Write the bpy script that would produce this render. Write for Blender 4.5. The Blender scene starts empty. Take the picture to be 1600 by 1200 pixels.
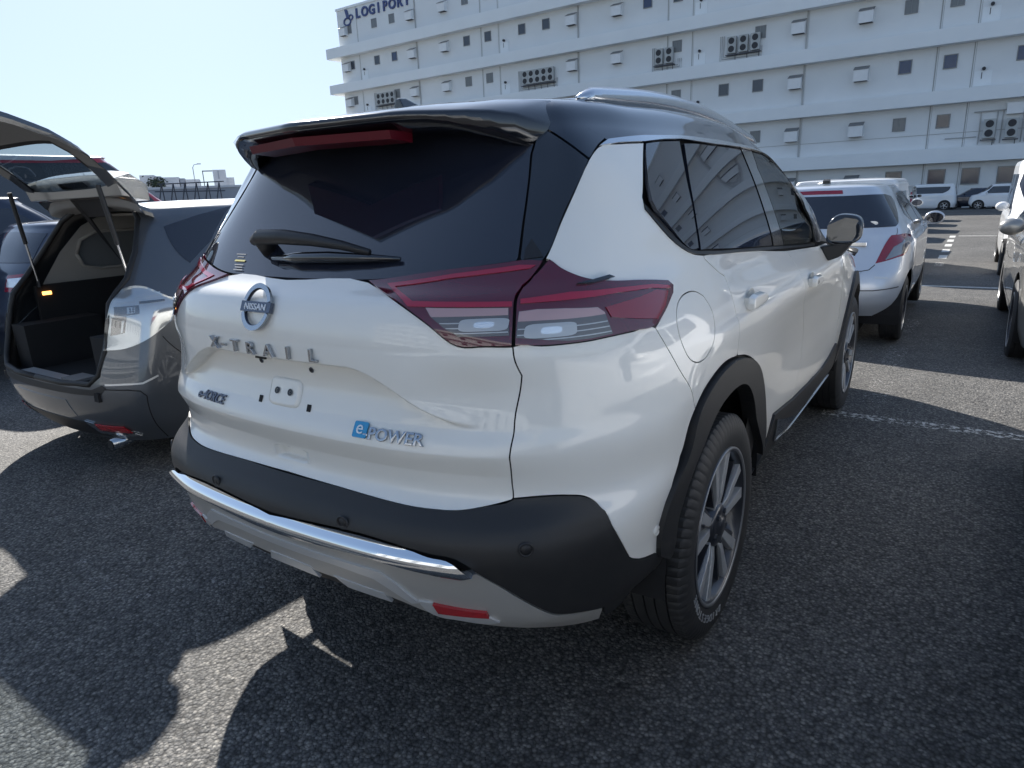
import bpy, bmesh, math, random
import numpy as np
from mathutils import Vector, Matrix
from mathutils.geometry import delaunay_2d_cdt
random.seed(7); rng = np.random.default_rng(5)
SC = bpy.context.scene; COL = SC.collection
# ------------------------------------------------------------------ camera, sky, sun, exposure
f_px, cx, cy, cz, yaw, pitch, roll = 1045, 1.457, -.979, 1.435, -.598, .2735, -.042
cyw, syw, cp, sp = math.cos(yaw), math.sin(yaw), math.cos(pitch), math.sin(pitch)
fw = Vector((syw*cp, cyw*cp, -sp)); rt = Vector((cyw, -syw, 0)); up = rt.cross(fw)
r2 = rt*math.cos(roll)+up*math.sin(roll); u2 = up*math.cos(roll)-rt*math.sin(roll)
M = Matrix((r2, u2, -fw)).transposed().to_4x4(); M.translation = (cx, cy, cz)
cam = bpy.data.cameras.new('camera'); camo = bpy.data.objects.new('camera', cam); COL.objects.link(camo)
camo.matrix_world = M; cam.sensor_width = 36; cam.lens = 36*f_px/1600; cam.clip_start = .05; cam.clip_end = 4000
SC.camera = camo
SUN = Vector((-1.31, .84, 1.0)).normalized()
el = math.asin(SUN.z); az = math.atan2(SUN.x, SUN.y)
W = bpy.data.worlds.new('World'); SC.world = W; W.use_nodes = True
nt = W.node_tree; bg = nt.nodes['Background']
sky = nt.nodes.new('ShaderNodeTexSky'); sky.sky_type = 'NISHITA'; sky.sun_disc = False
sky.sun_elevation = el; sky.sun_rotation = az; sky.air_density = 1.0; sky.dust_density = .6; sky.ozone_density = 1.2
# the sky's own very high contrast is eased evenly over the whole dome: c / (1 + c/k)
kc = nt.nodes.new('ShaderNodeVectorMath'); kc.operation = 'MULTIPLY_ADD'; kc.inputs[1].default_value = (1/3.2, 1/4.2, 1/6.0); kc.inputs[2].default_value = (1, 1, 1)
dv = nt.nodes.new('ShaderNodeVectorMath'); dv.operation = 'DIVIDE'
nt.links.new(sky.outputs[0], kc.inputs[0]); nt.links.new(sky.outputs[0], dv.inputs[0]); nt.links.new(kc.outputs[0], dv.inputs[1])
nt.links.new(dv.outputs[0], bg.inputs[0]); bg.inputs[1].default_value = .15
sl = bpy.data.lights.new('sun', 'SUN'); sl.energy = 5.0; sl.angle = math.radians(.53); sl.color = (1, .955, .89)
so = bpy.data.objects.new('sun', sl); COL.objects.link(so); so.rotation_euler = SUN.to_track_quat('Z', 'Y').to_euler()
SC.view_settings.view_transform = 'Standard'; SC.view_settings.look = 'None'; SC.view_settings.gamma = 1
SC.view_settings.exposure = 1.08; SC.view_settings.use_curve_mapping = False
# ------------------------------------------------------------------ materials
def mat(name, col, rough=.5, metal=0., coat=0., spec=.5, ior=1.5, alpha=1., trans=0., emit=None, es=0, noise=0, nscale=6, bump=0, bscale=200):
    m = bpy.data.materials.new(name); m.use_nodes = True; n = m.node_tree; b = n.nodes['Principled BSDF']
    b.inputs['Base Color'].default_value = (*col, 1); b.inputs['Roughness'].default_value = rough
    b.inputs['Metallic'].default_value = metal; b.inputs['Coat Weight'].default_value = coat; b.inputs['Coat Roughness'].default_value = .02
    b.inputs['Specular IOR Level'].default_value = spec; b.inputs['IOR'].default_value = ior
    b.inputs['Transmission Weight'].default_value = trans; b.inputs['Alpha'].default_value = alpha
    if emit: b.inputs['Emission Color'].default_value = (*emit, 1); b.inputs['Emission Strength'].default_value = es
    if noise or bump:
        tc = n.nodes.new('ShaderNodeTexCoord')
    if noise:
        t = n.nodes.new('ShaderNodeTexNoise'); t.inputs['Scale'].default_value = nscale; t.inputs['Detail'].default_value = 6
        n.links.new(tc.outputs['Object'], t.inputs['Vector'])
        r = n.nodes.new('ShaderNodeMapRange'); r.inputs[3].default_value = 1-noise; r.inputs[4].default_value = 1+noise
        n.links.new(t.outputs[0], r.inputs[0])
        mx = n.nodes.new('ShaderNodeMix'); mx.data_type = 'RGBA'; mx.blend_type = 'MULTIPLY'; mx.inputs[0].default_value = 1
        mx.inputs[6].default_value = (*col, 1); n.links.new(r.outputs[0], mx.inputs[7]); n.links.new(mx.outputs[2], b.inputs['Base Color'])
    if bump:
        t = n.nodes.new('ShaderNodeTexNoise'); t.inputs['Scale'].default_value = bscale; t.inputs['Detail'].default_value = 3
        n.links.new(tc.outputs['Object'], t.inputs['Vector'])
        bp = n.nodes.new('ShaderNodeBump'); bp.inputs['Strength'].default_value = bump; bp.inputs['Distance'].default_value = .002
        n.links.new(t.outputs[0], bp.inputs['Height']); n.links.new(bp.outputs[0], b.inputs['Normal'])
    return m
MT = dict(
 pearl=mat('pearl_white_paint', (.76, .745, .70), .38, 0, 1, noise=.015, nscale=3),
 black_gloss=mat('gloss_black_paint', (.006, .007, .011), .15, 0, 1),
 roof_black=mat('black_metallic_roof_paint', (.010, .016, .028), .3, .0, 1),
 glass=mat('tinted_glass', (.014, .017, .028), .015, 0, 0, spec=.95),
 plastic=mat('black_textured_plastic', (.017, .017, .018), .50, bump=.25, bscale=900),
 plastic_dark=mat('black_plastic', (.012, .012, .014), .5),
 trim=mat('black_window_trim', (.01, .01, .012), .3),
 rubber=mat('tyre_rubber', (.024, .024, .025), .62, noise=.25, nscale=25),
 rubber_text=mat('tyre_raised_letters', (.30, .30, .30), .6),
 chrome=mat('chrome', (.82, .84, .87), .04, 1),
 chrome_dark=mat('dark_chrome', (.42, .44, .47), .12, .95),  # darker, rougher chrome for badges and exhaust pipe
 chrome_soft=mat('satin_chrome', (.70, .71, .73), .2, 1),
 silver_skid=mat('silver_skid_paint', (.46, .445, .42), .36, .45),
 silver_light=mat('light_silver_paint', (.62, .62, .62), .3, .5),
 rim_silver=mat('machined_alloy', (.48, .49, .50), .35, .45),
 rim_lip=mat('narrow_rim_lip', (.25, .255, .265), .35, .6),
 rim_dark=mat('dark_grey_alloy', (.035, .037, .045), .3, .3, .6),
 rim_mid=mat('grey_alloy', (.10, .105, .12), .4, .3),
 lamp_brake=mat('unlit_brake_lens', (.10, .004, .012), .3),
 lamp_red=mat('red_lamp_lens', (.22, .004, .02), .08, 0, 1),
 lamp_red_bright=mat('bright_red_light_guide', (.33, .006, .035), .12, 0, 1),
 lamp_smoke=mat('dark_maroon_lens', (.085, .003, .018), .06, 0, 1),
 lamp_clear=mat('clear_lamp_reflector', (.30, .28, .27), .16, .85, 1),
 lamp_clear_dark=mat('smoked_clear_reflector', (.13, .12, .12), .2, .4, 1),
 lamp_pink=mat('pink_tinted_lens', (.46, .30, .30), .10, .2, 1),
 lamp_bowl=mat('satin_lamp_bowl', (.42, .42, .42), .3, .5, 1),
 lamp_black=mat('black_lamp_housing', (.012, .010, .012), .15, 0, 1),
 lamp_white=mat('bright_clear_lamp', (.78, .80, .82), .12, .5, 1),
 reflector=mat('red_reflector', (.35, .015, .02), .25, 0, 1),
 badge_blue=mat('blue_badge', (.02, .28, .50), .2, .4, 1),
 badge_dark=mat('dark_chrome_badge', (.12, .13, .16), .15, .9),
 letter_white=mat('white_badge_letters', (.75, .77, .80), .3),
 dark=mat('dark_interior', (.008, .008, .009), .8),
 interior=mat('dark_cabin_fabric', (.03, .03, .033), .8),
 well=mat('wheel_well_liner', (.008, .008, .009), .9),
 grey_paint=mat('dark_steel_grey_metallic_paint', (.095, .105, .12), .32, .55, 1),
 silver_blue=mat('silver_blue_metallic_paint', (.56, .60, .66), .34, .35, 1),
 pewter=mat('pewter_metallic_paint', (.30, .295, .28), .34, .5, 1),
 navy=mat('navy_paint', (.012, .02, .045), .3, .3, 1),
 white_car=mat('white_car_paint', (.74, .75, .76), .35, 0, .8),
 red_car=mat('red_car_paint', (.42, .012, .03), .3, .1, 1),
 beige=mat('beige_interior_trim', (.34, .32, .29), .75, noise=.05),
 hatch_inner=mat('grey_hatch_trim', (.22, .215, .21), .55, noise=.05),
 seal=mat('rubber_seal', (.012, .012, .013), .6),
 carpet=mat('black_boot_carpet', (.012, .012, .013), .95),
 amber=mat('lit_amber_boot_lamp', (.9, .4, .1), .4, emit=(1, .42, .10), es=2.2),
 wall=mat('painted_concrete_panel', (.72, .735, .735), .8, noise=.06, nscale=.35),
 band=mat('painted_parapet_band', (.78, .805, .81), .75, noise=.05, nscale=.5),
 win_dark=mat('dark_building_window', (.035, .042, .06), .1, spec=.8),
 win_blue=mat('navy_blind_window', (.015, .03, .09), .15, spec=.8),
 win_grey=mat('grey_wired_window', (.17, .18, .185), .25, spec=.6),
 frame=mat('grey_window_frame', (.22, .225, .23), .5),
 joint=mat('dark_panel_joint', (.36, .36, .35), .9),
 pipe=mat('grey_pipe', (.42, .42, .41), .6),
 ac_grey=mat('weathered_ac_casing', (.42, .43, .42), .6, noise=.15, nscale=2),
 ac_body=mat('white_metal_casing', (.76, .77, .77), .5, noise=.08, nscale=2),
 ac_dark=mat('dark_fan_grille', (.03, .03, .035), .6),
 sign_blue=mat('blue_sign_letters', (.05, .075, .20), .5),
 far_white=mat('white_distant_cladding', (.62, .63, .65), .7, noise=.04, nscale=.4),
 far_grey=mat('grey_distant_cladding', (.36, .38, .42), .8, noise=.06, nscale=.4),
 steel=mat('dark_steel', (.09, .095, .11), .5, .3),
 galv=mat('galvanised_pole', (.35, .36, .38), .5, .4),
 leaf=mat('distant_foliage', (.035, .05, .03), .9, noise=.4, nscale=4),
 sticker=mat('yellow_sticker', (.55, .50, .14), .6), sticker_w=mat('pale_sticker_print', (.30, .31, .32), .6),
)
def clear_glass(name, tint, a):
    m = bpy.data.materials.new(name); m.use_nodes = True; n = m.node_tree; n.nodes.clear()
    o = n.nodes.new('ShaderNodeOutputMaterial'); mx = n.nodes.new('ShaderNodeMixShader'); t = n.nodes.new('ShaderNodeBsdfTransparent')
    g = n.nodes.new('ShaderNodeBsdfGlossy'); fr = n.nodes.new('ShaderNodeFresnel'); mp = n.nodes.new('ShaderNodeMath')
    t.inputs[0].default_value = (*tint, 1); g.inputs['Roughness'].default_value = .01; fr.inputs[0].default_value = 1.5
    mp.operation = 'MULTIPLY_ADD'; mp.inputs[1].default_value = 1.0; mp.inputs[2].default_value = a
    n.links.new(fr.outputs[0], mp.inputs[0]); n.links.new(mp.outputs[0], mx.inputs[0])
    n.links.new(t.outputs[0], mx.inputs[1]); n.links.new(g.outputs[0], mx.inputs[2]); n.links.new(mx.outputs[0], o.inputs[0]); return m
MT['clear_glass'] = clear_glass('clear_car_glass', (.55, .62, .60), .04)
MT['tinted_clear_glass'] = clear_glass('tinted_tailgate_glass', (.50, .56, .58), .05)
MT['lens_glass'] = clear_glass('clear_lamp_lens', (.92, .93, .93), .05)
def asphalt():
    m = bpy.data.materials.new('coarse_asphalt'); m.use_nodes = True; n = m.node_tree; b = n.nodes['Principled BSDF']
    N = n.nodes.new; L = n.links.new
    tc = N('ShaderNodeTexCoord')
    v = N('ShaderNodeTexVoronoi'); v.inputs['Scale'].default_value = 94; v.inputs['Randomness'].default_value = 1; L(tc.outputs['Object'], v.inputs['Vector'])
    v2 = N('ShaderNodeTexVoronoi'); v2.inputs['Scale'].default_value = 210; L(tc.outputs['Object'], v2.inputs['Vector'])
    ns = N('ShaderNodeTexNoise'); ns.inputs['Scale'].default_value = .45; ns.inputs['Detail'].default_value = 8; ns.inputs['Roughness'].default_value = .62; L(tc.outputs['Object'], ns.inputs['Vector'])
    nm = N('ShaderNodeTexNoise'); nm.inputs['Scale'].default_value = 7; nm.inputs['Detail'].default_value = 5; L(tc.outputs['Object'], nm.inputs['Vector'])
    sep = N('ShaderNodeSeparateColor'); L(v.outputs['Color'], sep.inputs[0])
    cr = N('ShaderNodeValToRGB'); e = cr.color_ramp.elements
    e[0].position = 0; e[0].color = (.086, .085, .085, 1); e[1].position = 1; e[1].color = (.302, .290, .264, 1)
    for p_, c_ in ((.45, (.136, .134, .130, 1)), (.8, (.202, .194, .181, 1)), (.955, (.272, .259, .240, 1))):
        q = e.new(p_); q.color = c_
    L(sep.outputs[0], cr.inputs[0])
    # dark bitumen between the stones
    mr = N('ShaderNodeMapRange'); mr.inputs[1].default_value = .25; mr.inputs[2].default_value = .85; mr.inputs[3].default_value = 1; mr.inputs[4].default_value = .32; L(v.outputs['Distance'], mr.inputs[0])
    mu = N('ShaderNodeMix'); mu.data_type = 'RGBA'; mu.blend_type = 'MULTIPLY'; mu.inputs[0].default_value = 1; L(cr.outputs[0], mu.inputs[6]); L(mr.outputs[0], mu.inputs[7])
    m1 = N('ShaderNodeMapRange'); m1.inputs[1].default_value = .3; m1.inputs[2].default_value = .7; m1.inputs[3].default_value = .60; m1.inputs[4].default_value = 1.15; L(ns.outputs[0], m1.inputs[0])
    m2 = N('ShaderNodeMapRange'); m2.inputs[1].default_value = .3; m2.inputs[2].default_value = .7; m2.inputs[3].default_value = .88; m2.inputs[4].default_value = 1.12; L(nm.outputs[0], m2.inputs[0])
    mm = N('ShaderNodeMath'); mm.operation = 'MULTIPLY'; L(m1.outputs[0], mm.inputs[0]); L(m2.outputs[0], mm.inputs[1])
    mu2 = N('ShaderNodeMix'); mu2.data_type = 'RGBA'; mu2.blend_type = 'MULTIPLY'; mu2.inputs[0].default_value = 1; L(mu.outputs[2], mu2.inputs[6]); L(mm.outputs[0], mu2.inputs[7])
    L(mu2.outputs[2], b.inputs['Base Color']); b.inputs['Roughness'].default_value = .78; b.inputs['Specular IOR Level'].default_value = .35
    h = N('ShaderNodeMath'); h.operation = 'MULTIPLY_ADD'; L(v2.outputs['Distance'], h.inputs[0]); h.inputs[1].default_value = .35; L(v.outputs['Distance'], h.inputs[2])
    h2 = N('ShaderNodeMath'); h2.operation = 'MULTIPLY_ADD'; L(sep.outputs[1], h2.inputs[0]); h2.inputs[1].default_value = -.7; L(h.outputs[0], h2.inputs[2])
    bp = N('ShaderNodeBump'); bp.invert = True; bp.inputs['Strength'].default_value = .85; bp.inputs['Distance'].default_value = .0045; L(h2.outputs[0], bp.inputs['Height']); L(bp.outputs[0], b.inputs['Normal'])
    return m
MT['asphalt'] = asphalt()
def worn_paint(name, col, keep, sc=28):
    m = bpy.data.materials.new(name); m.use_nodes = True; n = m.node_tree; b = n.nodes['Principled BSDF']; N = n.nodes.new; L = n.links.new
    tc = N('ShaderNodeTexCoord'); v = N('ShaderNodeTexNoise'); v.inputs['Scale'].default_value = sc; v.inputs['Detail'].default_value = 8; v.inputs['Roughness'].default_value = .75; L(tc.outputs['Object'], v.inputs['Vector'])
    r = N('ShaderNodeMapRange'); r.inputs[1].default_value = 1-keep-.02; r.inputs[2].default_value = 1-keep+.02; L(v.outputs[0], r.inputs[0]); L(r.outputs[0], b.inputs['Alpha'])
    b.inputs['Base Color'].default_value = (*col, 1); b.inputs['Roughness'].default_value = .7; return m
MT['paint_worn'] = worn_paint('worn_road_paint', (.48, .47, .44), .47)
MT['paint_faint'] = worn_paint('faint_road_paint', (.42, .41, .39), .42, 40)
MT['paint_line'] = worn_paint('white_road_paint', (.55, .54, .51), .60, 12)
MT['stain'] = worn_paint('pale_dust_stain', (.27, .26, .25), .40, 6)
# ------------------------------------------------------------------ object helpers
def mesh_obj(name, V, F, m, parent=None, smooth=False, N=None, loc=None):
    me = bpy.data.meshes.new(name); me.from_pydata([tuple(map(float, v)) for v in V], [], [tuple(map(int, f)) for f in F]); me.update()
    if m is not None: me.materials.append(MT[m] if isinstance(m, str) else m)
    if smooth or N is not None: me.shade_smooth()
    if N is not None: me.normals_split_custom_set_from_vertices([tuple(map(float, n)) for n in N])
    o = bpy.data.objects.new(name, me); COL.objects.link(o)
    if parent is not None: o.parent = parent
    if loc is not None: o.location = loc
    return o
def thing(name, label, cat, loc=(0, 0, 0), rz=0, group=None):
    o = bpy.data.objects.new(name, None); COL.objects.link(o); o.location = loc; o.rotation_euler = (0, 0, rz); o.empty_display_size = .2
    return tag(o, label, cat, group)
def tag(o, label, cat, group=None):
    o['label'] = label; o['category'] = cat
    if group: o['group'] = group
    return o
def structure(o): o['kind'] = 'structure'; return o
class MB:
    """collects simple shapes into one mesh"""
    def __init__(s): s.V = []; s.F = []
    def add(s, V, F):
        k = len(s.V); s.V += [tuple(v) for v in V]; s.F += [tuple(i+k for i in f) for f in F]; return s
    def box(s, x0, x1, y0, y1, z0, z1, tf=None):
        V = [(x, y, z) for z in (z0, z1) for y in (y0, y1) for x in (x0, x1)]
        if tf: V = [tf(v) for v in V]
        return s.add(V, [(0, 2, 3, 1), (4, 5, 7, 6), (0, 1, 5, 4), (2, 6, 7, 3), (0, 4, 6, 2), (1, 3, 7, 5)])
    def quad(s, a, b, c, d): return s.add([a, b, c, d], [(0, 1, 2, 3)])
    def prism(s, poly, fn0, fn1):
        n = len(poly); V = [fn0(p) for p in poly]+[fn1(p) for p in poly]
        return s.add(V, [tuple(range(n))[::-1], tuple(range(n, 2*n))]+[(i, (i+1) % n, n+(i+1) % n, n+i) for i in range(n)])
    def tube(s, pts, r, n=8):
        pts = [Vector(p) for p in pts]; k = len(s.V); rr = r if hasattr(r, '__len__') else [r]*len(pts)
        for i, p in enumerate(pts):
            t = (pts[min(i+1, len(pts)-1)]-pts[max(i-1, 0)]).normalized(); a = t.cross(Vector((0, 0, 1)))
            if a.length < .1: a = t.cross(Vector((1, 0, 0)))
            a.normalize(); b = t.cross(a)
            for j in range(n):
                q = p+(a*math.cos(2*math.pi*j/n)+b*math.sin(2*math.pi*j/n))*rr[i]; s.V.append(tuple(q))
        for i in range(len(pts)-1):
            for j in range(n): s.F.append((k+i*n+j, k+i*n+(j+1) % n, k+(i+1)*n+(j+1) % n, k+(i+1)*n+j))
        s.F.append(tuple(k+j for j in range(n))); s.F.append(tuple(k+(len(pts)-1)*n+j for j in range(n))[::-1]); return s
    def build(s, name, m, parent=None, smooth=False, bevel=0, loc=None):
        o = mesh_obj(name, s.V, s.F, m, parent, False, None, loc)
        bm = bmesh.new(); bm.from_mesh(o.data); bmesh.ops.recalc_face_normals(bm, faces=bm.faces)
        if bevel:
            bmesh.ops.bevel(bm, geom=[e for e in bm.edges if len(e.link_faces) == 2 and e.calc_face_angle(0) > .5], offset=bevel, segments=2, profile=.6, affect='EDGES')
        bm.to_mesh(o.data); bm.free()
        if smooth: o.data.shade_auto_smooth(angle=.7) if hasattr(o.data, 'shade_auto_smooth') else o.data.shade_smooth()
        return o
def lathe(prof, n, axis_x=True):
    """profile [(x, r)] turned about the x axis"""
    V = []; F = []; k = len(prof)
    for j in range(n):
        a = 2*math.pi*j/n
        for (x, r) in prof: V.append((x, r*math.cos(a), r*math.sin(a)))
    for j in range(n):
        for i in range(k-1): F.append((j*k+i, j*k+i+1, ((j+1) % n)*k+i+1, ((j+1) % n)*k+i))
    return V, F
# ------------------------------------------------------------------ car body surfaces
class Surf:
    """smooth tensor surface through a control net; optional shaping function"""
    def __init__(s, net, shape=None):
        n = np.asarray(net, float); m = n[:, 1:2].copy(); m[..., 0] *= -1      # phantom column mirrored at the centre line
        e = n[:, -2:-1].copy(); e[..., 0] *= -1
        n = np.concatenate([m, n, e], 1)
        n = np.concatenate([2*n[:1]-n[1:2], n, 2*n[-1:]-n[-2:-1]], 0)
        s.n = n; s.C = n.shape[1]-3; s.R = n.shape[0]-3; s.shape = shape
    def __call__(s, u, v):
        u = np.clip(np.asarray(u, float), 0, s.C); v = np.clip(np.asarray(v, float), 0, s.R)
        iu = np.minimum(u.astype(int), s.C-1); iv = np.minimum(v.astype(int), s.R-1)
        def w(t):
            return [(-t+2*t*t-t**3)/2, (2-5*t*t+3*t**3)/2, (t+4*t*t-3*t**3)/2, (t**3-t*t)/2]
        wu = w(u-iu); wv = w(v-iv); P = 0
        for a in range(4):
            for b in range(4):
                P = P+(wv[a]*wu[b])[..., None]*s.n[iv+a, iu+b]
        return s.shape(P) if s.shape else P
    def nrm(s, u, v, e=.012):
        u = np.asarray(u, float); v = np.asarray(v, float)
        du = s(u+e, v)-s(np.maximum(u-e, 0), v); dv = s(u, v+e)-s(u, np.maximum(v-e, 0))
        n = np.cross(du, dv); n /= np.linalg.norm(n, axis=-1, keepdims=True)+1e-12
        z = u < 1e-3
        n[z, 0] = 0; n /= np.linalg.norm(n, axis=-1, keepdims=True)+1e-12
        return n
def sstep(a, b, x):
    t = np.clip((x-a)/(b-a), 0, 1); return t*t*(3-2*t)
def suv_net():
    G = []
    #      zr    yc    side: (w at c6..c12), (z at c6..c12)
    rows = [
     (.375, .135, [.82,.80,.80,.80,.80,.80,.80], [.40,.34,.33,.33,.33,.34,.36]),
     (.445, .058, [.878,.86,.86,.86,.86,.86,.86], [.47,.38,.37,.37,.37,.38,.42]),
     (.59, .012, [.887,.886,.885,.885,.885,.886,.88], [.57,.49,.47,.46,.46,.48,.52]),
     (.655,.000, [.896,.896,.893,.893,.893,.898,.89], [.645,.58,.56,.55,.55,.57,.60]),
     (.70, .018, [.902,.900,.888,.888,.890,.905,.89], [.70,.67,.66,.65,.65,.66,.68]),
     (.765,.082, [.907,.904,.882,.880,.886,.908,.89], [.77,.76,.75,.74,.74,.74,.75]),
     (.875,.066, [.911,.908,.886,.882,.890,.908,.88], [.87,.86,.85,.84,.83,.83,.83]),
     (.935,.082, [.912,.908,.894,.890,.896,.905,.87], [.94,.94,.93,.92,.90,.89,.88]),
     (1.01,.094, [.908,.902,.896,.896,.898,.898,.86], [1.02,1.01,1.0,.99,.97,.95,.92]),
     (1.10,.058, [.893,.880,.872,.874,.882,.888,.85], [1.11,1.10,1.08,1.06,1.04,1.01,.96]),
     (1.20,.078, [.862,.842,.833,.835,.855,.875,.84], [1.20,1.18,1.15,1.125,1.10,1.05,.98]),
     (1.255,.150,[.838,.825,.812,.815,.840,.855,.82], [1.267,1.245,1.20,1.165,1.135,1.07,.99]),
     (1.38,.290, [.792,.780,.768,.782,.805,0,0], [1.39,1.375,1.345,1.325,1.31,0,0]),
     (1.50,.380, [.735,.728,.722,.735,.735,0,0], [1.505,1.50,1.485,1.465,1.43,0,0]),
     (1.60,.455, [.672,.675,.675,.685,.685,0,0], [1.60,1.605,1.605,1.59,1.555,0,0]),
     (1.665,.53, [.585,.59,.597,.605,.60,0,0], [1.675,1.685,1.685,1.67,1.625,0,0]),
    ]
    ys = {12:[.89,1.28,1.80,2.30,2.66],13:[.90,1.25,1.70,2.15,2.50],14:[.92,1.22,1.58,1.93,2.22],15:[.95,1.22,1.52,1.82,2.05]}
    sb = [0,.014,.045,.115]
    for i,(zr,yc,w,z) in enumerate(rows):
        r=[]
        if i<=9:
            xs=[0,.3,.49,.67]; s4=(.80,.24); s5=(w[0]-.018,.47)
            if i==9: s4=(.795,.285); s5=(w[0]-.02,.51)
            if i<5: s4=(.795,.25)
        elif i==10: xs=[0,.3,.49,.67]; s4=(.775,.285); s5=(.835,.51)
        elif i==11: xs=[0,.3,.49,.668]; s4=(.755,.27); s5=(.805,.49)
        elif i==12: xs=[0,.28,.46,.62]; s4=(.71,.19); s5=(.765,.38)
        elif i==13: xs=[0,.26,.43,.58]; s4=(.672,.15); s5=(.712,.31)
        elif i==14: xs=[0,.24,.40,.54]; s4=(.61,.12); s5=(.65,.26)
        else: xs=[0,.22,.36,.47]; s4=(.53,.11); s5=(.57,.24)
        k=[1,1,1,1,1,1,1,1,1,1.3,1.5,1.45,.9,.8,.7,.6][i]
        zb=[0,.0,.0,.0]
        for j in range(4): r.append((xs[j], yc+sb[j]*k, zr+(z[0]-zr)*[0,.0,.1,.3][j]))
        r.append((s4[0], yc+s4[1], zr+(z[0]-zr)*.6)); r.append((s5[0], yc+s5[1], zr+(z[0]-zr)*.85))
        Y = ys.get(i,[.90,1.30,1.90,2.40,2.85])
        for j in range(5): r.append((w[j],Y[j],z[j]))
        if i<=11:
            r.append((w[5],3.35,z[5])); r.append((w[6],3.95,z[6]))
            nz=z[6]; f=[-.12,-.05,-.01,0,0,0,-.0,-.02,-.05,-.09,-.14,-.2][i]
            r += [(.76,4.38+f*.5,nz),(.45,4.60+f,nz),(0,4.66+f,nz)]
        else:
            a={12:[(.70,2.90,1.20),(.55,3.02,1.20),(.38,3.08,1.20),(.2,3.11,1.20),(0,3.12,1.20)],
               13:[(.67,2.66,1.385),(.5,2.75,1.39),(.34,2.80,1.395),(.18,2.83,1.40),(0,2.84,1.40)],
               14:[(.61,2.36,1.545),(.46,2.44,1.56),(.31,2.49,1.57),(.16,2.52,1.575),(0,2.52,1.575)],
               15:[(.54,2.18,1.635),(.41,2.24,1.65),(.28,2.28,1.66),(.14,2.30,1.665),(0,2.30,1.665)]}[i]
            r+=a
        G.append(r)
    last=np.array(G[-1]); m=last*[.55,1,1]; c=np.array([0,1.45,0]); m[:,1]=1.45+(last[:,1]-1.45)*.78; m[:,2]=np.minimum(last[:,2]+.038,1.705-.022*((m[:,1]-1.4)**2))
    e=last*[0,1,1]; e[:,1]=1.45+(last[:,1]-1.45)*.45; e[:,2]=1.712-.02*(e[:,1]-1.4)**2
    G.append(m.tolist()); G.append(e.tolist())
    return np.array(G)
def suv_shape(P):
    P = P.copy(); x, y, z = P[..., 0], P[..., 1], P[..., 2]; ax = np.abs(x)
    rear = (1-sstep(.24, .40, y))*(z < 1.25)
    # bevel and sharp overhang above the number plate field, dropping and fading towards the corner
    zt = 1.056-.12*sstep(.26, .58, ax)
    step = sstep(zt+.006, zt-.005, z); fade = 1-sstep(.42, .60, ax)
    up = sstep(1.118, 1.098, z)*(1-sstep(zt+.01, zt-.01, z))
    y2 = y+rear*fade*(.021*(step-sstep(1.10, 1.01, z))+.012*step*(1-.9*sstep(.99, .90, z))+.006*up*(z-1.108)/.05)
    # crisp ridge low on the gate, dished pull handle under it
    y2 = y2-.011*np.maximum(0, 1-np.abs(z-.872)/.055)*(1-sstep(.60, .74, ax))*rear
    hx = 1-sstep(.057, .064, ax); hz = sstep(.771, .777, z)*(1-sstep(.804, .809, z))
    y2 = y2+.024*hx*hz*rear
    P[..., 1] = y2
    s = sstep(1.07, 1.035, z)*(1-sstep(1.03, .90, z))*sstep(.6, 1.0, y)*(1-sstep(3.0, 3.4, y))
    P[..., 0] = x+.006*s*np.sign(x+1e-9)*(x > .5)
    return P
class FitSurf:
    """same outline as S but with the sideways coordinate smoothed to a cubic (glass)"""
    def __init__(s, S, u0, u1, v0, v1):
        s.S = S; s.C = S.C; s.R = S.R; u, v = np.meshgrid(np.linspace(u0, u1, 40), np.linspace(v0, v1, 30)); P = S(u, v).reshape(-1, 3)
        s.c = np.linalg.lstsq(s.B(P), P[:, 0], rcond=None)[0]
    def B(s, P):
        y, z = P[..., 1], P[..., 2]; return np.stack([y*0+1, y, z, y*y, y*z, z*z, y**3, y*y*z, y*z*z, z**3], -1)
    def __call__(s, u, v):
        P = s.S(u, v).copy(); P[..., 0] = s.B(P)@s.c; return P
    def nrm(s, u, v): return Surf.nrm(s, u, v)
class FitRear:
    """same, for the tail window: depth smoothed to a polynomial in x^2 and z"""
    def __init__(s, S, u1, v0, v1):
        s.S = S; s.C = S.C; s.R = S.R; u, v = np.meshgrid(np.linspace(0, u1, 40), np.linspace(v0, v1, 30)); P = S(u, v).reshape(-1, 3)
        s.c = np.linalg.lstsq(s.B(P), P[:, 1], rcond=None)[0]
    def B(s, P):
        x, z = P[..., 0]**2, P[..., 2]; return np.stack([z*0+1, x, z, x*x, x*z, z*z, x**3, x*x*z, x*z*z], -1)
    def __call__(s, u, v):
        P = s.S(u, v).copy(); P[..., 1] = s.B(P)@s.c; return P
    def nrm(s, u, v): return Surf.nrm(s, u, v)
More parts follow.
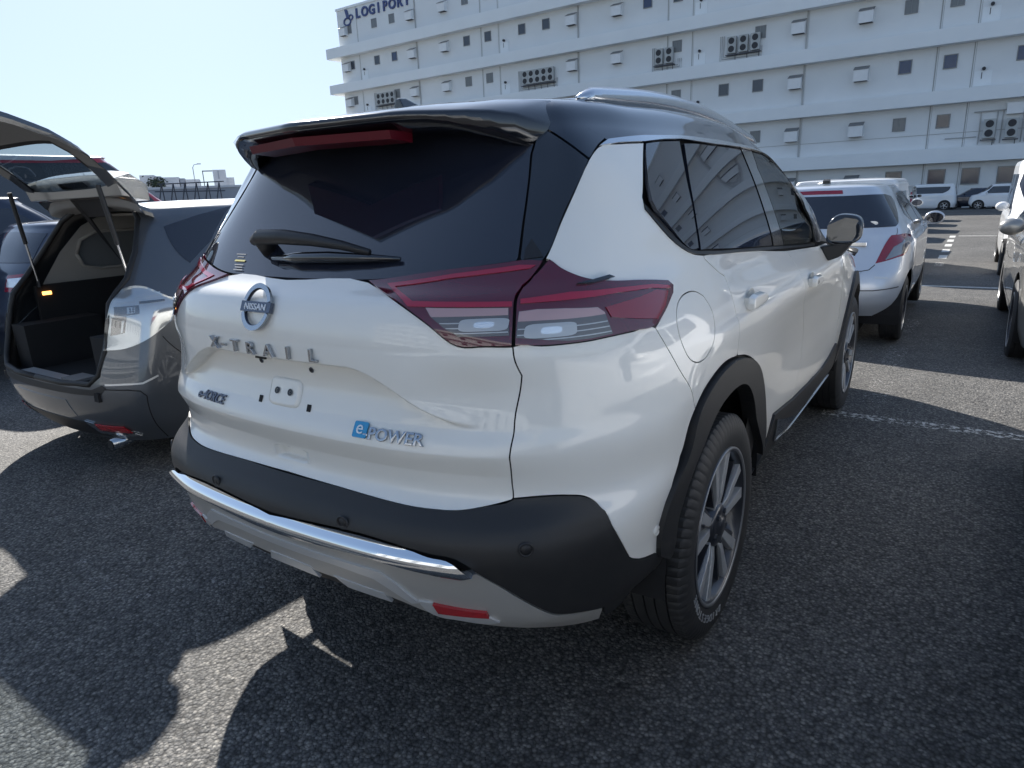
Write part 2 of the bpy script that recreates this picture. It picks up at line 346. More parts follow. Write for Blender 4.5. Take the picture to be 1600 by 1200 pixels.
def car_net(L,W,H,belt,hood,rear,ya,yt,roofw,gc=.2,rc=1.0,tuck=.94):
    """generic car shell: y=0 at the tail, x right"""
    hw=W/2; e=H-.085
    Z=[gc,gc+.13,gc+.13+(belt-gc-.24)*.25,gc+.13+(belt-gc-.24)*.5,gc+.13+(belt-gc-.24)*.76,belt-.09,belt-.025,belt+.03,belt+(e-belt)*.36,belt+(e-belt)*.70,e,H-.03]
    wf=[tuck,.985,1,1,.995,.985,.95,.925,None,None,None,None]
    G=[]; ry=np.array(rear)
    for i,z in enumerate(Z):
        yr=np.interp(z,ry[:,0],ry[:,1])
        if wf[i] is not None: w=hw*wf[i]
        elif i<10: w=hw*.925+(roofw-hw*.925)*(z-belt-.03)/(e-belt-.03)
        elif i==10: w=roofw
        else: w=roofw*.86
        k=rc
        r=[(0,yr,z),(w*.36,yr+.012*k,z),(w*.60,yr+.04*k,z),(w*.79,yr+.095*k,z),(w*.92,yr+.19*k,z),(w*.975,yr+.34*k,z)]
        yA=np.interp(z,[belt,e],[ya,yt]) if z>belt else ya
        y6=yr+.60*k
        t=[0,.22,.52,.78,1] if i>6 else [0,.2,.5,.76,1]
        for q in t: r.append((w*(1 if q<.8 or i>7 else .99),y6+(yA-y6)*q,z))
        if i<=6:
            zf=[1,1,1,1,1,.97,1][i]; hz=z if i<5 else hood-.05+(.05 if i==6 else 0)
            if i>=5: hz=min(z,hood+(0 if i==6 else -.06))
            f=[-.14,-.05,0,-.01,-.04,-.12,-.22][i]
            r+= [(w*.985,ya+(L-.55-ya)*.5,(z+hz)/2),(w*.95,L-.50,hz),(w*.80,L-.2+f*.6,hz),(w*.45,L-.03+f,hz),(0,L+f,hz)]
        elif i==7:
            r+= [(w*.86,ya+.2,z-.01),(w*.72,ya+.28,z),(w*.5,ya+.33,z),(w*.25,ya+.36,z),(0,ya+.37,z)]
        else:
            s=[(.90,.13),(.76,.2),(.52,.25),(.26,.28),(0,.285)]
            r+=[(w*a,yA+b,z+(.01 if i<10 else 0)) for a,b in s]
        G.append(r)
    last=np.array(G[-1]); yc=(rear[-1][1]+yt)/2
    m=last*[.55,1,1]; m[:,1]=yc+(last[:,1]-yc)*.75; m[:,2]=H-.006-.012*(m[:,1]-yc)**2
    q=last*[0,1,1]; q[:,1]=yc+(last[:,1]-yc)*.4; q[:,2]=H-.012*(q[:,1]-yc)**2
    G+= [m.tolist(),q.tolist()]
    return np.array(G)
# outlines of panels as (u, v) on the body surface
TR = {
 'outer_lamp': [[2.941,9.178],[3.265,9.143],[3.596,9.133],[3.89,9.134],[4.187,9.152],[4.481,9.158],[4.775,9.152],[4.989,9.401],[5.211,9.783],[5.252,9.999],[5.173,10.205],[4.72,10.438],[4.328,10.582],[3.932,10.759],[3.559,10.968],[3.285,11.144],[3.101,11.307],[3.038,11.23],[2.891,10.99],[2.814,10.661],[2.826,10.331],[2.876,9.874],[2.913,9.525]],
 'inner_lamp': [[0.909,10.971],[1.542,10.136],[1.981,9.642],[2.332,9.207],[2.621,9.19],[2.915,9.165],[2.889,9.527],[2.839,9.99],[2.795,10.384],[2.799,10.746],[2.901,11.04],[3.015,11.286],[2.721,11.312],[2.484,11.273],[1.716,11.163]],
 'quarter_panel': [[4.418,13.393],[4.961,13.485],[5.616,13.548],[5.29,12.864],[5.019,12.247],[5.007,12.075],[5.168,11.794],[5.68,11.085],[5.784,10.961],[6.008,10.846],[6.012,10.695],[6.075,10.495],[6.361,9.874],[6.415,9.822],[6.413,9.46],[6.424,8.849],[6.438,8.344],[6.425,8.022],[6.394,7.481],[6.387,7.084],[6.356,7.018],[6.052,7.125],[5.809,6.937],[5.591,6.562],[5.444,6.038],[5.406,6.284],[5.34,6.807],[5.077,7.851],[4.915,8.594],[4.805,9.11],[4.989,9.401],[5.211,9.783],[5.252,9.999],[5.173,10.205],[4.72,10.438],[4.328,10.582],[3.932,10.759],[3.559,10.968],[3.285,11.144],[3.101,11.307],[3.045,11.327],[3.504,12.126],[4.088,13.098]],
 'rear_bumper_cover': [[2.941,9.178],[3.265,9.143],[3.596,9.133],[3.89,9.134],[4.187,9.152],[4.481,9.158],[4.775,9.152],[4.805,9.11],[4.915,8.594],[5.077,7.851],[5.34,6.807],[5.406,6.284],[5.444,6.038],[5.313,5.592],[5.192,4.924],[5.221,4.136],[5.224,2.968],[5.059,1.419],[5.071,1.474],[4.721,1.765],[4.675,1.85],[4.577,2.506],[4.452,3.248],[4.245,4.185],[4.163,4.338],[3.991,4.663],[3.837,4.849],[3.637,4.946],[3.255,5.0],[2.902,4.967],[2.895,4.98],[2.888,5.325],[2.93,5.783],[2.946,6.5],[2.947,7.432],[2.997,8.09],[3.03,8.461],[2.962,8.821],[2.923,9.165]],
 'fuel_door': [[5.471,9.692],[5.642,9.629],[5.749,9.457],[5.801,9.231],[5.843,8.965],[5.853,8.712],[5.845,8.468],[5.801,8.249],[5.757,8.062],[5.69,7.891],[5.603,7.755],[5.492,7.706],[5.353,7.817],[5.269,7.995],[5.216,8.209],[5.174,8.472],[5.144,8.779],[5.15,9.058],[5.19,9.308],[5.251,9.488],[5.346,9.625]],
 'rear_door': [[6.008,10.846],[6.012,10.695],[6.075,10.495],[6.361,9.874],[6.415,9.822],[6.413,9.46],[6.424,8.849],[6.438,8.344],[6.425,8.022],[6.394,7.481],[6.387,7.084],[6.41,6.974],[6.645,6.727],[6.907,6.245],[7.091,5.771],[7.234,5.212],[7.301,4.576],[7.347,3.551],[7.398,2.412],[7.451,1.569],[7.453,1.606],[7.545,1.993],[7.575,2.565],[7.622,2.988],[7.9,2.839],[8.245,2.688],[8.246,2.685],[8.419,3.322],[8.66,4.618],[8.706,5.5],[8.438,7.273],[8.376,8.477],[8.4,9.055],[8.385,9.651],[8.29,10.624],[7.111,10.852],[6.475,10.838]],
 'front_door': [[8.29,10.624],[8.385,9.651],[8.4,9.055],[8.376,8.477],[8.438,7.273],[8.706,5.5],[8.66,4.618],[8.419,3.322],[8.246,2.685],[8.611,2.629],[9.038,2.544],[9.324,2.539],[9.3,2.25],[10.599,2.555],[10.599,3.626],[10.599,4.774],[10.599,6.291],[10.599,8.317],[10.599,9.291],[10.519,9.953],[10.1,11.05],[9.8,10.9],[9.784,10.834]],
 'quarter_glass': [[5.667,13.552],[6.174,13.664],[6.652,13.721],[6.49,13.091],[6.338,12.472],[6.246,12.018],[6.09,11.453],[5.997,11.071],[5.789,11.085],[5.71,11.155],[5.351,11.658],[5.115,11.99],[5.071,12.194],[5.162,12.492],[5.34,12.863]],
 'rear_door_glass': [[6.75,13.659],[7.197,13.705],[7.601,13.709],[8.45,13.768],[8.257,13.148],[8.14,12.532],[8.039,11.817],[7.954,11.001],[7.047,10.947],[6.04,11.017],[6.137,11.45],[6.291,12.018],[6.418,12.534],[6.578,13.1]],
 'pillar_trim': [[8.487,13.776],[8.88,13.796],[8.57,13.197],[8.427,12.419],[8.353,11.635],[8.33,11.003],[7.984,10.999],[8.068,11.817],[8.169,12.535],[8.287,13.153]],
 'front_door_glass': [[8.926,13.794],[9.473,13.79],[9.664,13.594],[9.719,13.215],[9.52,12.619],[9.445,11.974],[9.559,11.553],[9.504,11.054],[8.378,11.011],[8.384,11.634],[8.455,12.42],[8.604,13.203]],
 'belt_trim': [[4.999,12.1],[5.145,11.905],[5.342,11.631],[5.699,11.117],[5.793,11.04],[6.026,10.969],[7.037,10.893],[7.938,10.948],[8.406,10.953],[9.514,11.01],[9.507,10.876],[8.375,10.831],[7.021,10.772],[6.011,10.863],[5.758,10.968],[5.629,11.096],[5.115,11.8],[4.992,12.002]],
 'window_chrome': [[4.423,13.405],[4.704,13.576],[5.161,13.661],[5.701,13.757],[6.693,13.864],[7.356,13.871],[8.473,13.896],[9.474,13.928],[9.812,13.812],[9.875,13.5],[9.875,13.125],[9.875,12.688],[9.621,11.926],[9.89,11.336],[9.769,11.052],[9.545,11.051],[9.59,11.552],[9.483,11.992],[9.638,12.689],[9.938,13.312],[9.812,13.688],[9.708,13.929],[8.928,13.841],[8.478,13.804],[7.615,13.733],[6.668,13.753],[6.189,13.695],[5.626,13.569],[4.969,13.505]],
 'rear_window': [[0.0,10.98],[0.91,11.009],[1.822,11.185],[2.483,11.286],[2.675,11.316],[2.696,11.373],[2.762,12.173],[2.789,12.715],[2.809,13.28],[2.942,14.013],[2.2,14.3],[1.0,14.35],[0.0,14.4]],
 'gate_pillar_panel': [[2.726,11.323],[2.713,11.372],[2.783,12.171],[2.811,12.713],[2.834,13.278],[2.971,13.996],[3.343,13.729],[3.797,13.374],[4.075,13.088],[3.494,12.126],[3.035,11.336],[3.002,11.302]],
 'gate_shoulder': [[2.985,14.025],[3.362,13.753],[3.817,13.397],[4.103,13.114],[4.407,13.423],[4.658,13.606],[4.699,13.831],[4.541,14.19],[4.266,14.511],[3.0,15.0],[2.6,14.5]],
 'tailgate': [[0.0,10.95],[0.91,10.955],[1.542,10.136],[1.981,9.642],[2.332,9.207],[2.621,9.19],[2.915,9.165],[2.923,9.165],[2.962,8.821],[3.03,8.461],[2.997,8.09],[2.947,7.432],[2.946,6.5],[2.93,5.783],[2.888,5.325],[2.895,4.98],[2.883,4.931],[2.637,4.775],[2.275,4.589],[1.919,4.55],[1.173,4.585],[0.547,4.661],[0.0,4.7]],
 'bumper': [[0.0,4.66],[0.547,4.661],[1.173,4.585],[1.919,4.55],[2.275,4.589],[2.637,4.775],[2.883,4.931],[2.902,4.967],[3.255,5.0],[3.637,4.946],[3.837,4.849],[3.991,4.663],[4.163,4.338],[4.245,4.185],[4.452,3.248],[4.577,2.506],[4.675,1.85],[4.721,1.765],[5.071,1.474],[5.25,0.875],[5.55,0.9],[5.5,0.1],[4.6,0.0],[3.95,0.02],[4.086,0.689],[3.867,0.876],[3.63,1.013],[3.464,1.119],[3.318,1.318],[2.996,1.752],[2.639,2.287],[2.52,2.606],[2.404,2.799],[2.087,2.889],[1.809,2.999],[1.04,3.209],[0.0,2.93]],
 'chrome_strip': [[0.0,2.9],[1.04,3.156],[1.808,2.974],[2.086,2.864],[2.399,2.772],[2.515,2.579],[2.63,2.326],[2.488,2.153],[2.31,2.062],[2.17,2.146],[1.975,2.204],[1.762,2.264],[1.007,2.397],[0.0,2.12]],
 'skid_plate': [[0.0,2.08],[1.001,2.33],[1.759,2.242],[1.973,2.184],[2.167,2.121],[2.307,2.04],[2.485,2.128],[2.631,2.265],[2.99,1.741],[3.312,1.307],[3.457,1.105],[3.626,0.994],[3.861,0.85],[4.069,0.673],[3.85,0.0],[3.35,0.2],[2.85,0.66],[2.3,0.86],[1.85,1.0],[1.4,1.2],[0.6,1.29],[0.0,1.3]],
 'skid_ridge': [[0.0,1.45],[0.249,1.8],[0.682,1.804],[1.222,1.796],[1.458,1.6],[1.715,1.314],[1.592,1.264],[1.312,1.46],[1.098,1.605],[0.651,1.652],[0.211,1.64],[0.0,1.15]],
 'slot_a': [[0.543,1.328],[0.733,1.412],[1.201,1.266],[0.833,1.117]],
 'fog_reflector': [[1.942,1.355],[2.286,1.33],[2.631,1.322],[2.639,1.195],[2.315,1.17],[1.971,1.147]],
 'fog_trim': [[1.716,1.35],[1.935,1.364],[1.962,1.13],[2.312,1.154],[2.645,1.182],[2.741,1.048],[2.597,0.976],[2.206,0.99],[1.867,1.057],[1.774,1.186]],
 'arch_out': [[7.451,1.569],[7.398,2.412],[7.347,3.551],[7.301,4.576],[7.234,5.212],[7.091,5.771],[6.907,6.245],[6.645,6.727],[6.41,6.974],[6.356,7.018],[6.052,7.125],[5.809,6.937],[5.591,6.562],[5.444,6.038],[5.313,5.592],[5.192,4.924],[5.221,4.136],[5.224,2.968],[5.059,1.419]],
 'arch_in': [[7.07,3.776],[7.003,4.536],[6.875,5.166],[6.713,5.596],[6.557,5.797],[6.331,5.842],[6.117,5.776],[5.93,5.674],[5.76,5.43],[5.6,5.101],[5.476,4.357],[5.464,2.819],[5.4,1.972],[5.301,1.524],[5.25,0.875]],
 'side_clad_top': [[7.456,1.539],[7.545,1.993],[7.575,2.565],[7.622,2.988],[7.9,2.839],[8.245,2.688],[8.611,2.629],[9.038,2.544],[9.324,2.539]],
 'sill_gloss': [[7.773,1.51],[7.715,2.063],[7.68,2.674],[7.974,2.158],[8.391,1.672],[8.847,1.352],[9.25,1.188],[9.625,1.125],[10.312,1.062],[10.5,1.062],[10.562,1.062],[10.0,1.062],[9.438,1.125],[8.875,1.125],[8.375,1.188],[7.935,1.504]],
 'sill_chrome': [[7.711,1.623],[7.938,1.492],[8.375,1.188],[8.875,1.125],[9.438,1.125],[10.0,1.062],[10.562,1.062],[10.562,1.062],[9.938,1.125],[9.375,1.125],[8.812,1.125],[8.375,1.062],[7.967,1.375],[7.725,1.574]],
 'sill_chrome_rear': [[7.696,1.668],[7.67,2.158],[7.643,2.751],[7.685,2.673],[7.722,2.049],[7.756,1.558]],
 'lamp_clear_in': [[1.908,10.02],[2.786,9.966],[2.862,9.389],[2.335,9.398],[2.172,9.568],[1.991,9.819]],
 'lamp_clear_out': [[2.911,9.871],[3.129,9.905],[3.546,9.892],[4.015,9.839],[4.108,9.704],[4.176,9.209],[3.892,9.186],[3.596,9.2],[2.946,9.335]],
 'lamp_bar_in': [[1.178,10.878],[1.985,11.088],[2.725,11.214],[2.91,11.199],[2.852,11.147],[2.004,11.004],[1.299,10.789],[1.705,10.206],[2.8,10.126],[2.82,9.992],[1.672,10.051]],
 'lamp_bar_out': [[2.88,10.193],[3.567,10.348],[4.34,10.284],[4.875,10.172],[5.155,10.023],[5.175,9.931],[4.868,10.06],[4.342,10.123],[3.605,10.1],[3.452,10.086],[2.903,10.058]],
 'lamp_red_out': [[4.133,9.809],[4.621,9.891],[4.938,9.976],[5.124,9.873],[5.023,9.561],[4.836,9.296],[4.551,9.417],[4.195,9.563]],
 'lamp_dark_out': [[2.993,9.353],[3.581,9.203],[3.587,9.13],[3.007,9.195]],
}
TR2 = {
 'wagon_opening': [[1.188,11.5],[3.035,8.66],[3.335,7.521],[2.902,6.903],[2.686,4.762],[2.66,3.828],[2.527,3.496],[2.463,2.794],[2.068,2.467],[0.933,2.593]],
 'wagon_lamp': [[3.108,6.982],[3.407,7.121],[3.936,7.017],[4.888,5.757],[4.891,5.138],[4.74,4.59],[4.207,4.203],[3.453,3.884],[2.694,3.828],[2.668,4.566],[2.848,5.633]],
 'wagon_qwin': [[3.978,9.423],[4.923,9.828],[5.453,10.184],[5.686,10.458],[5.454,8.687],[5.086,7.955],[4.861,8.202],[4.374,8.804]],
 'wagon_seam1': [[4.549,4.155],[5.196,3.351]],
 'wagon_seam2': [[2.715,2.541],[3.887,2.326],[4.106,2.109],[3.932,1.316],[3.188,0.0]],
 'wagon_reflector': [[1.767,0.663],[2.36,0.689],[2.813,0.58],[2.693,0.272],[1.446,0.191]],
 'wagon_ledge': [[0.0,2.625],[0.864,2.096],[2.431,1.916],[3.924,1.959]],
 'wagon_exh': [[2.062,0.0]],
 'wagon_lampleft': [[1.665,7.366],[2.11,6.027],[1.491,4.633],[0.759,4.039]],
 'vitz_glass': [[1.17,9.668],[2.958,9.703],[4.441,9.67],[5.28,9.479],[5.486,9.15],[5.03,8.375],[4.356,7.673],[3.908,7.45],[2.313,7.428],[1.049,7.351]],
 'vitz_lamp': [[3.357,6.542],[5.082,6.452],[5.505,6.084],[5.137,5.366],[4.365,4.464],[3.575,4.245],[2.452,3.926],[2.672,4.673]],
 'vitz_brake': [[0.083,10.299],[1.158,10.237],[1.137,9.847],[0.118,9.863]],
 'vitz_seam': [[3.965,7.378],[3.718,6.595]],
 'vitz_seamlow': [[2.454,3.901],[2.206,3.503],[1.939,3.414]],
 'vitz_ref': [[2.488,3.085],[3.183,3.021]],
 'vitz_bumplow': [[2.106,1.075],[3.516,0.778],[4.363,0.563],[6.062,0.188]],
 'vitz_win1': [[9.812,9.375],[9.875,9.125],[8.748,6.157],[8.127,5.219],[7.137,5.596],[7.411,7.755]],
 'vitz_win0': [[8.095,9.593],[8.979,9.085],[7.034,8.001],[6.144,8.108]],
 'vitz_handle': [[1.03,5.412],[1.79,5.392]],
}
# ------------------------------------------------------------------ panels cut out of a surface
def inside(P, poly):
    x, y = P[:, 0], P[:, 1]; r = np.zeros(len(P), bool); a = poly; b = np.roll(poly, -1, 0)
    for (x1, y1), (x2, y2) in zip(a, b):
        c = ((y1 > y) != (y2 > y)); t = (x2-x1)*(y-y1)/((y2-y1) if y2 != y1 else 1e-12)+x1; r ^= c & (x < t)
    return r
def resample(poly, st):
    out = []
    for a, b in zip(poly, np.roll(poly, -1, 0)):
        n = max(1, int(np.ceil(np.max(np.abs(b-a)/st))))
        for i in range(n): out.append(a+(b-a)*i/n)
    return np.array(out)
def chaikin(poly, it=1):
    return poly
def smooth_poly(p, lim=.42, sub=4):
    """round the gentle bends of a traced outline, keep its sharp corners"""
    p = np.array(p, float); W_ = np.array([.33, .09]); n = len(p); q = p*W_
    a = q-np.roll(q, 1, 0); b = np.roll(q, -1, 0)-q; la = np.linalg.norm(a, axis=1)+1e-9; lb = np.linalg.norm(b, axis=1)+1e-9
    cs = (a*b).sum(1)/(la*lb); corner = (np.arccos(np.clip(cs, -1, 1)) > lim) | (p[:, 0] < 1e-3)
    t = (a/la[:, None]*lb[:, None]+b/lb[:, None]*la[:, None])/(la+lb)[:, None]
    out = []
    for i in range(n):
        j = (i+1) % n; L_ = lb[i]; m0 = (b[i]/lb[i] if corner[i] else t[i])*L_; m1 = (b[i]/lb[i] if corner[j] else t[j])*L_
        for k in range(sub):
            s = k/sub; out.append((2*s**3-3*s*s+1)*q[i]+(s**3-2*s*s+s)*m0+(-2*s**3+3*s*s)*q[j]+(s**3-s*s)*m1)
    o = np.array(out)/W_; o[:, 0] = np.maximum(o[:, 0], 0); return o
def clip_v(p, v0, v1):
    """part of an outline between two surface rows"""
    for lim, sg in ((v0, 1), (v1, -1)):
        out = []
        for a, b in zip(p, np.roll(p, -1, 0)):
            ia, ib = (a[1]-lim)*sg >= 0, (b[1]-lim)*sg >= 0
            if ia: out.append(a)
            if ia != ib: out.append(a+(b-a)*(lim-a[1])/(b[1]-a[1]))
        p = np.array(out)
    return p
def ccw(p):
    a = np.sum(p[:, 0]*np.roll(p[:, 1], -1)-np.roll(p[:, 0], -1)*p[:, 1]); return p if a > 0 else p[::-1]
def jac(S, uv, e=1e-3):
    u, v = uv[:, 0], uv[:, 1]; u0 = np.clip(u, e, S.C-e); v0 = np.clip(v, e, S.R-e)
    return (S(u0+e, v0)-S(u0-e, v0))/(2*e), (S(u0, v0+e)-S(u0, v0-e))/(2*e)
def shrink(S, poly, g):
    """move a ccw outline inwards by g metres on the surface"""
    if g == 0: return poly
    Ju, Jv = jac(S, poly)
    E, Fm, G = (Ju*Ju).sum(1), (Ju*Jv).sum(1), (Jv*Jv).sum(1)
    n = np.cross(Ju, Jv); n /= np.linalg.norm(n, axis=1, keepdims=True)+1e-12
    P = S(poly[:, 0], poly[:, 1]); a = P-np.roll(P, 1, 0); b = np.roll(P, -1, 0)-P
    a /= np.linalg.norm(a, axis=1, keepdims=True)+1e-9; b /= np.linalg.norm(b, axis=1, keepdims=True)+1e-9
    t = a+b; t /= np.linalg.norm(t, axis=1, keepdims=True)+1e-9
    d = np.cross(n, t)*g/np.clip((1+(a*b).sum(1))/2, .35, 1)[:, None]**.5
    bu, bv = (d*Ju).sum(1), (d*Jv).sum(1); det = E*G-Fm*Fm+1e-9
    duv = np.stack([(bu*G-bv*Fm)/det, (E*bv-Fm*bu)/det], 1); duv = np.clip(duv, -.12, .12)
    q = poly+duv; ed = poly[:, 0] < 1e-4; q[ed, 0] = 0; return np.clip(q, [0, 0], [S.C, S.R])
def panel(name, S, poly, m, parent, off=0., gap=.0017, thick=.010, holes=(), side=1, st=(.1, .125), bulge=None):
    poly = ccw(np.array(poly, float)); poly = resample(poly, st); poly = shrink(S, poly, gap)
    H = [resample(ccw(np.array(h, float)), st) for h in holes]; H = [shrink(S, h, -gap) for h in H]
    rings = [poly]+H; pts = []; edges = []
    for r in rings:
        keep = [0]
        for i in range(1, len(r)):
            if np.abs(r[i]-r[keep[-1]]).max() > 1e-3: keep.append(i)
        r = r[keep]; k = len(pts); pts += r.tolist(); edges += [(k+i, k+(i+1) % len(r)) for i in range(len(r))]
    nb = len(pts); B = np.array(pts)
    lo, hi = poly.min(0), poly.max(0)
    gx, gy = np.meshgrid(np.arange(lo[0]+st[0]*.5, hi[0], st[0]), np.arange(lo[1]+st[1]*.5, hi[1], st[1])); G = np.stack([gx.ravel(), gy.ravel()], 1)
    if len(G):
        k = inside(G, poly)
        for h in H: k &= ~inside(G, h)
        G = G[k]
    if len(G):
        sc = np.array(st); keep = []
        for c in range(0, len(G), 400):
            dd = np.abs((G[c:c+400, None]-B[None])/sc); keep.append(np.sqrt((dd**2).sum(2)).min(1) > .4)
        G = G[np.concatenate(keep)]; pts += G.tolist()
    r = delaunay_2d_cdt([Vector(p) for p in pts], edges, [], 0, 1e-6)
    uv = np.array([tuple(v) for v in r[0]]); F = np.array([f for f in r[2] if len(f) == 3]); cen = uv[F].mean(1)
    k = inside(cen, poly)
    for h in H: k &= ~inside(cen, h)
    F = F[k]; A = uv[F]; ar = np.cross(A[:, 1]-A[:, 0], A[:, 2]-A[:, 0]); F = F[np.abs(ar) > 1e-9]; ar = ar[np.abs(ar) > 1e-9]
    F[ar < 0] = F[ar < 0][:, ::-1]
    N = S.nrm(uv[:, 0], uv[:, 1]); o = off if bulge is None else off+bulge(uv)
    P = S(uv[:, 0], uv[:, 1])+N*(o if np.isscalar(o) else o[:, None])
    if bulge is not None:
        NN_ = np.zeros_like(P); fn_ = np.cross(P[F[:, 1]]-P[F[:, 0]], P[F[:, 2]]-P[F[:, 0]])
        for q in range(3): np.add.at(NN_, F[:, q], fn_)
        z_ = uv[:, 0] < 1e-4; NN_[z_, 0] = 0; N = NN_/(np.linalg.norm(NN_, axis=1, keepdims=True)+1e-12)
    # boundary flange
    cnt = {}
    for f in F:
        for a, b in ((f[0], f[1]), (f[1], f[2]), (f[2], f[0])): cnt[(a, b)] = 1
    bd = [e for e in cnt if (e[1], e[0]) not in cnt]
    def flange(P, N, skip):
        V = []; FN = []; FF = []
        for a, b in bd:
            if skip and uv[a, 0] < 1e-4 and uv[b, 0] < 1e-4: continue
            d = P[b]-P[a]; n = np.cross(d, N[a]+N[b]); n /= np.linalg.norm(n)+1e-12; k = len(V)
            V += [P[a], P[b], P[b]-N[b]*thick, P[a]-N[a]*thick]; FN += [n]*4; FF.append((k+3, k+2, k+1, k))
        return V, FN, FF
    if thick: fv, fn, ff = flange(P, N, side == 0)
    else: fv, fn, ff = [], [], []
    V = np.concatenate([P, fv]) if len(fv) else P; NN = np.concatenate([N, fn]) if len(fn) else N
    F = F.tolist()+[tuple(i+len(P) for i in q) for q in ff]
    if side == 0:
        mv = V*[-1, 1, 1]; mn = NN*[-1, 1, 1]; idx = np.arange(len(V))+len(V); z = np.where(uv[:, 0] < 1e-4)[0]; idx[z] = z
        F = F+[tuple(int(idx[i]) for i in f)[::-1] for f in F]; V = np.concatenate([V, mv]); NN = np.concatenate([NN, mn])
    elif side == -1:
        V = V*[-1, 1, 1]; NN = NN*[-1, 1, 1]; F = [tuple(f)[::-1] for f in F]
    return mesh_obj(name, V, F, m, parent, True, NN)
class Loc:
    """finds surface parameters from (x, z) seen from behind or (y, z) seen from the side"""
    def __init__(s, S):
        s.S = S; s.U, s.V = np.meshgrid(np.linspace(0, S.C, S.C*8+1), np.linspace(0, S.R, S.R*8+1)); s.P = S(s.U, s.V)
    def find(s, pts, ax, ok):
        out = []
        P = s.P[..., ax]; big = np.where(ok(s.U, s.V, s.P), 0, 99)
        for q in pts:
            i, j = np.unravel_index(np.argmin(((P-np.array(q))**2).sum(-1)+big), big.shape); u, v = s.U[i, j], s.V[i, j]
            for _ in range(7):
                A = s.S(u, v)[..., ax]; e = 1e-3
                J = np.stack([(s.S(u+e, v)[..., ax]-A)/e, (s.S(u, v+e)[..., ax]-A)/e], 1)
                if abs(np.linalg.det(J)) < 1e-7: break
                d = np.linalg.solve(J, np.array(q)-A); u = float(np.clip(u+np.clip(d[0], -.3, .3), 0, s.S.C)); v = float(np.clip(v+np.clip(d[1], -.3, .3), 0, s.S.R))
            out.append((u, v))
        return np.array(out)
    def rear(s, pts): return s.find(pts, [0, 2], lambda U, V, P: U < 4.6)
    def side(s, pts): return s.find(pts, [1, 2], lambda U, V, P: (U > 3.5) & (U < 13.2) & (V < s.S.R-1.2))
    def frame(s, uv):
        uv = np.atleast_2d(uv); return s.S(uv[:, 0], uv[:, 1])[0], s.S.nrm(uv[:, 0], uv[:, 1])[0]
def text_mesh(txt, size, ext, bev=0., shear=0., sx=1.):
    c = bpy.data.curves.new('t', 'FONT'); c.body = txt; c.size = size; c.extrude = ext; c.bevel_depth = bev; c.shear = shear
    c.align_x = 'CENTER'; c.align_y = 'CENTER'; c.resolution_u = 3
    o = bpy.data.objects.new('t', c); COL.objects.link(o); dg = bpy.context.evaluated_depsgraph_get()
    me = bpy.data.meshes.new_from_object(o.evaluated_get(dg)); V = [(v.co.x*sx, v.co.y, v.co.z) for v in me.vertices]; F = [tuple(p.vertices) for p in me.polygons]
    bpy.data.objects.remove(o); bpy.data.curves.remove(c); bpy.data.meshes.remove(me); return V, F
def on_rear(loc, V, x0, z0, off=.002, rot=0.):
    """wrap flat (a, b, c) points onto the tail at (x0, z0)"""
    ca, sa = math.cos(rot), math.sin(rot)
    A = np.array(V); x = x0+A[:, 0]*ca-A[:, 1]*sa; z = z0+A[:, 0]*sa+A[:, 1]*ca
    sg = np.where(x < 0, -1., 1.); key = {}; out = []
    for i in range(len(A)):
        k = (round(abs(x[i]), 4), round(z[i], 4))
        if k not in key:
            uv = loc.rear([k]); key[k] = loc.frame(uv)
        P, n = key[k]; q = P+n*(A[i, 2]+off); out.append((q[0]*sg[i], q[1], q[2]))
    return out
def on_rear_flat(loc, V, x0, z0, off=.002, rot=0.):
    """place flat (a, b, c) points rigidly on the tangent plane at (x0, z0)"""
    P, n = loc.frame(loc.rear([(abs(x0), z0)])); P, n = P.copy(), n.copy()
    if x0 < 0: P[0] *= -1; n[0] *= -1
    r = np.cross([0, 0, 1.], n); r *= -1 if r[0] < 0 else 1; r /= np.linalg.norm(r); u = np.cross(n, r); u *= 1 if u[2] > 0 else -1
    ca, sa = math.cos(rot), math.sin(rot)
    return [tuple(P+r*(a*ca-b*sa)+u*(a*sa+b*ca)+n*(c+off)) for a, b, c in V]
# ------------------------------------------------------------------ wheels
def tyre_mesh(R, w, rimr, seg=144, lugs=True):
    hw = w/2
    prof = [(-hw*.80, rimr), (-hw*.98, rimr+.030), (-hw, R-.062), (-hw*.97, R-.03), (-hw*.86, R-.006)]
    tread = []; xs = np.linspace(-hw*.80, hw*.80, 5)
    edges = [-hw*.80, -hw*.52, -hw*.47, -hw*.18, -hw*.13, hw*.13, hw*.18, hw*.47, hw*.52, hw*.80]
    for i in range(0, 10, 2):
        a, b = edges[i], edges[i+1]
        if i: tread.append((a-.0005, R-.008))
        tread += [(a, R), (b, R)]
        if i < 8: tread.append((b+.0005, R-.008))
    prof = prof+tread+[(hw*.86, R-.006), (hw*.97, R-.03), (hw, R-.062), (hw*.98, rimr+.030), (hw*.93, rimr+.008), (hw*.80, rimr)]
    V, F = lathe(prof, seg); k = len(prof); V = [list(v) for v in V]
    if lugs:
        lug = 5 if seg > 300 else 3
        for j in range(seg):
            for i, (x, r) in enumerate(prof):
                if abs(x) >= hw*.79 and abs(x) < hw*.98 and r > R-.04:
                    if j % lug == 0:
                        f = (r-.0055)/r; V[j*k+i][1] *= f; V[j*k+i][2] *= f
                elif abs(x) > hw*.55 and r >= R-1e-6 and j % lug == 0:
                    f = (r-.006)/r; V[j*k+i][1] *= f; V[j*k+i][2] *= f
    return V, F
def sector(a0, a1, r0, r1, n=2):
    return [(r0*math.cos(a0+(a1-a0)*i/n), r0*math.sin(a0+(a1-a0)*i/n)) for i in range(n+1)]+[(r1*math.cos(a1-(a1-a0)*i/n), r1*math.sin(a1-(a1-a0)*i/n)) for i in range(n+1)]
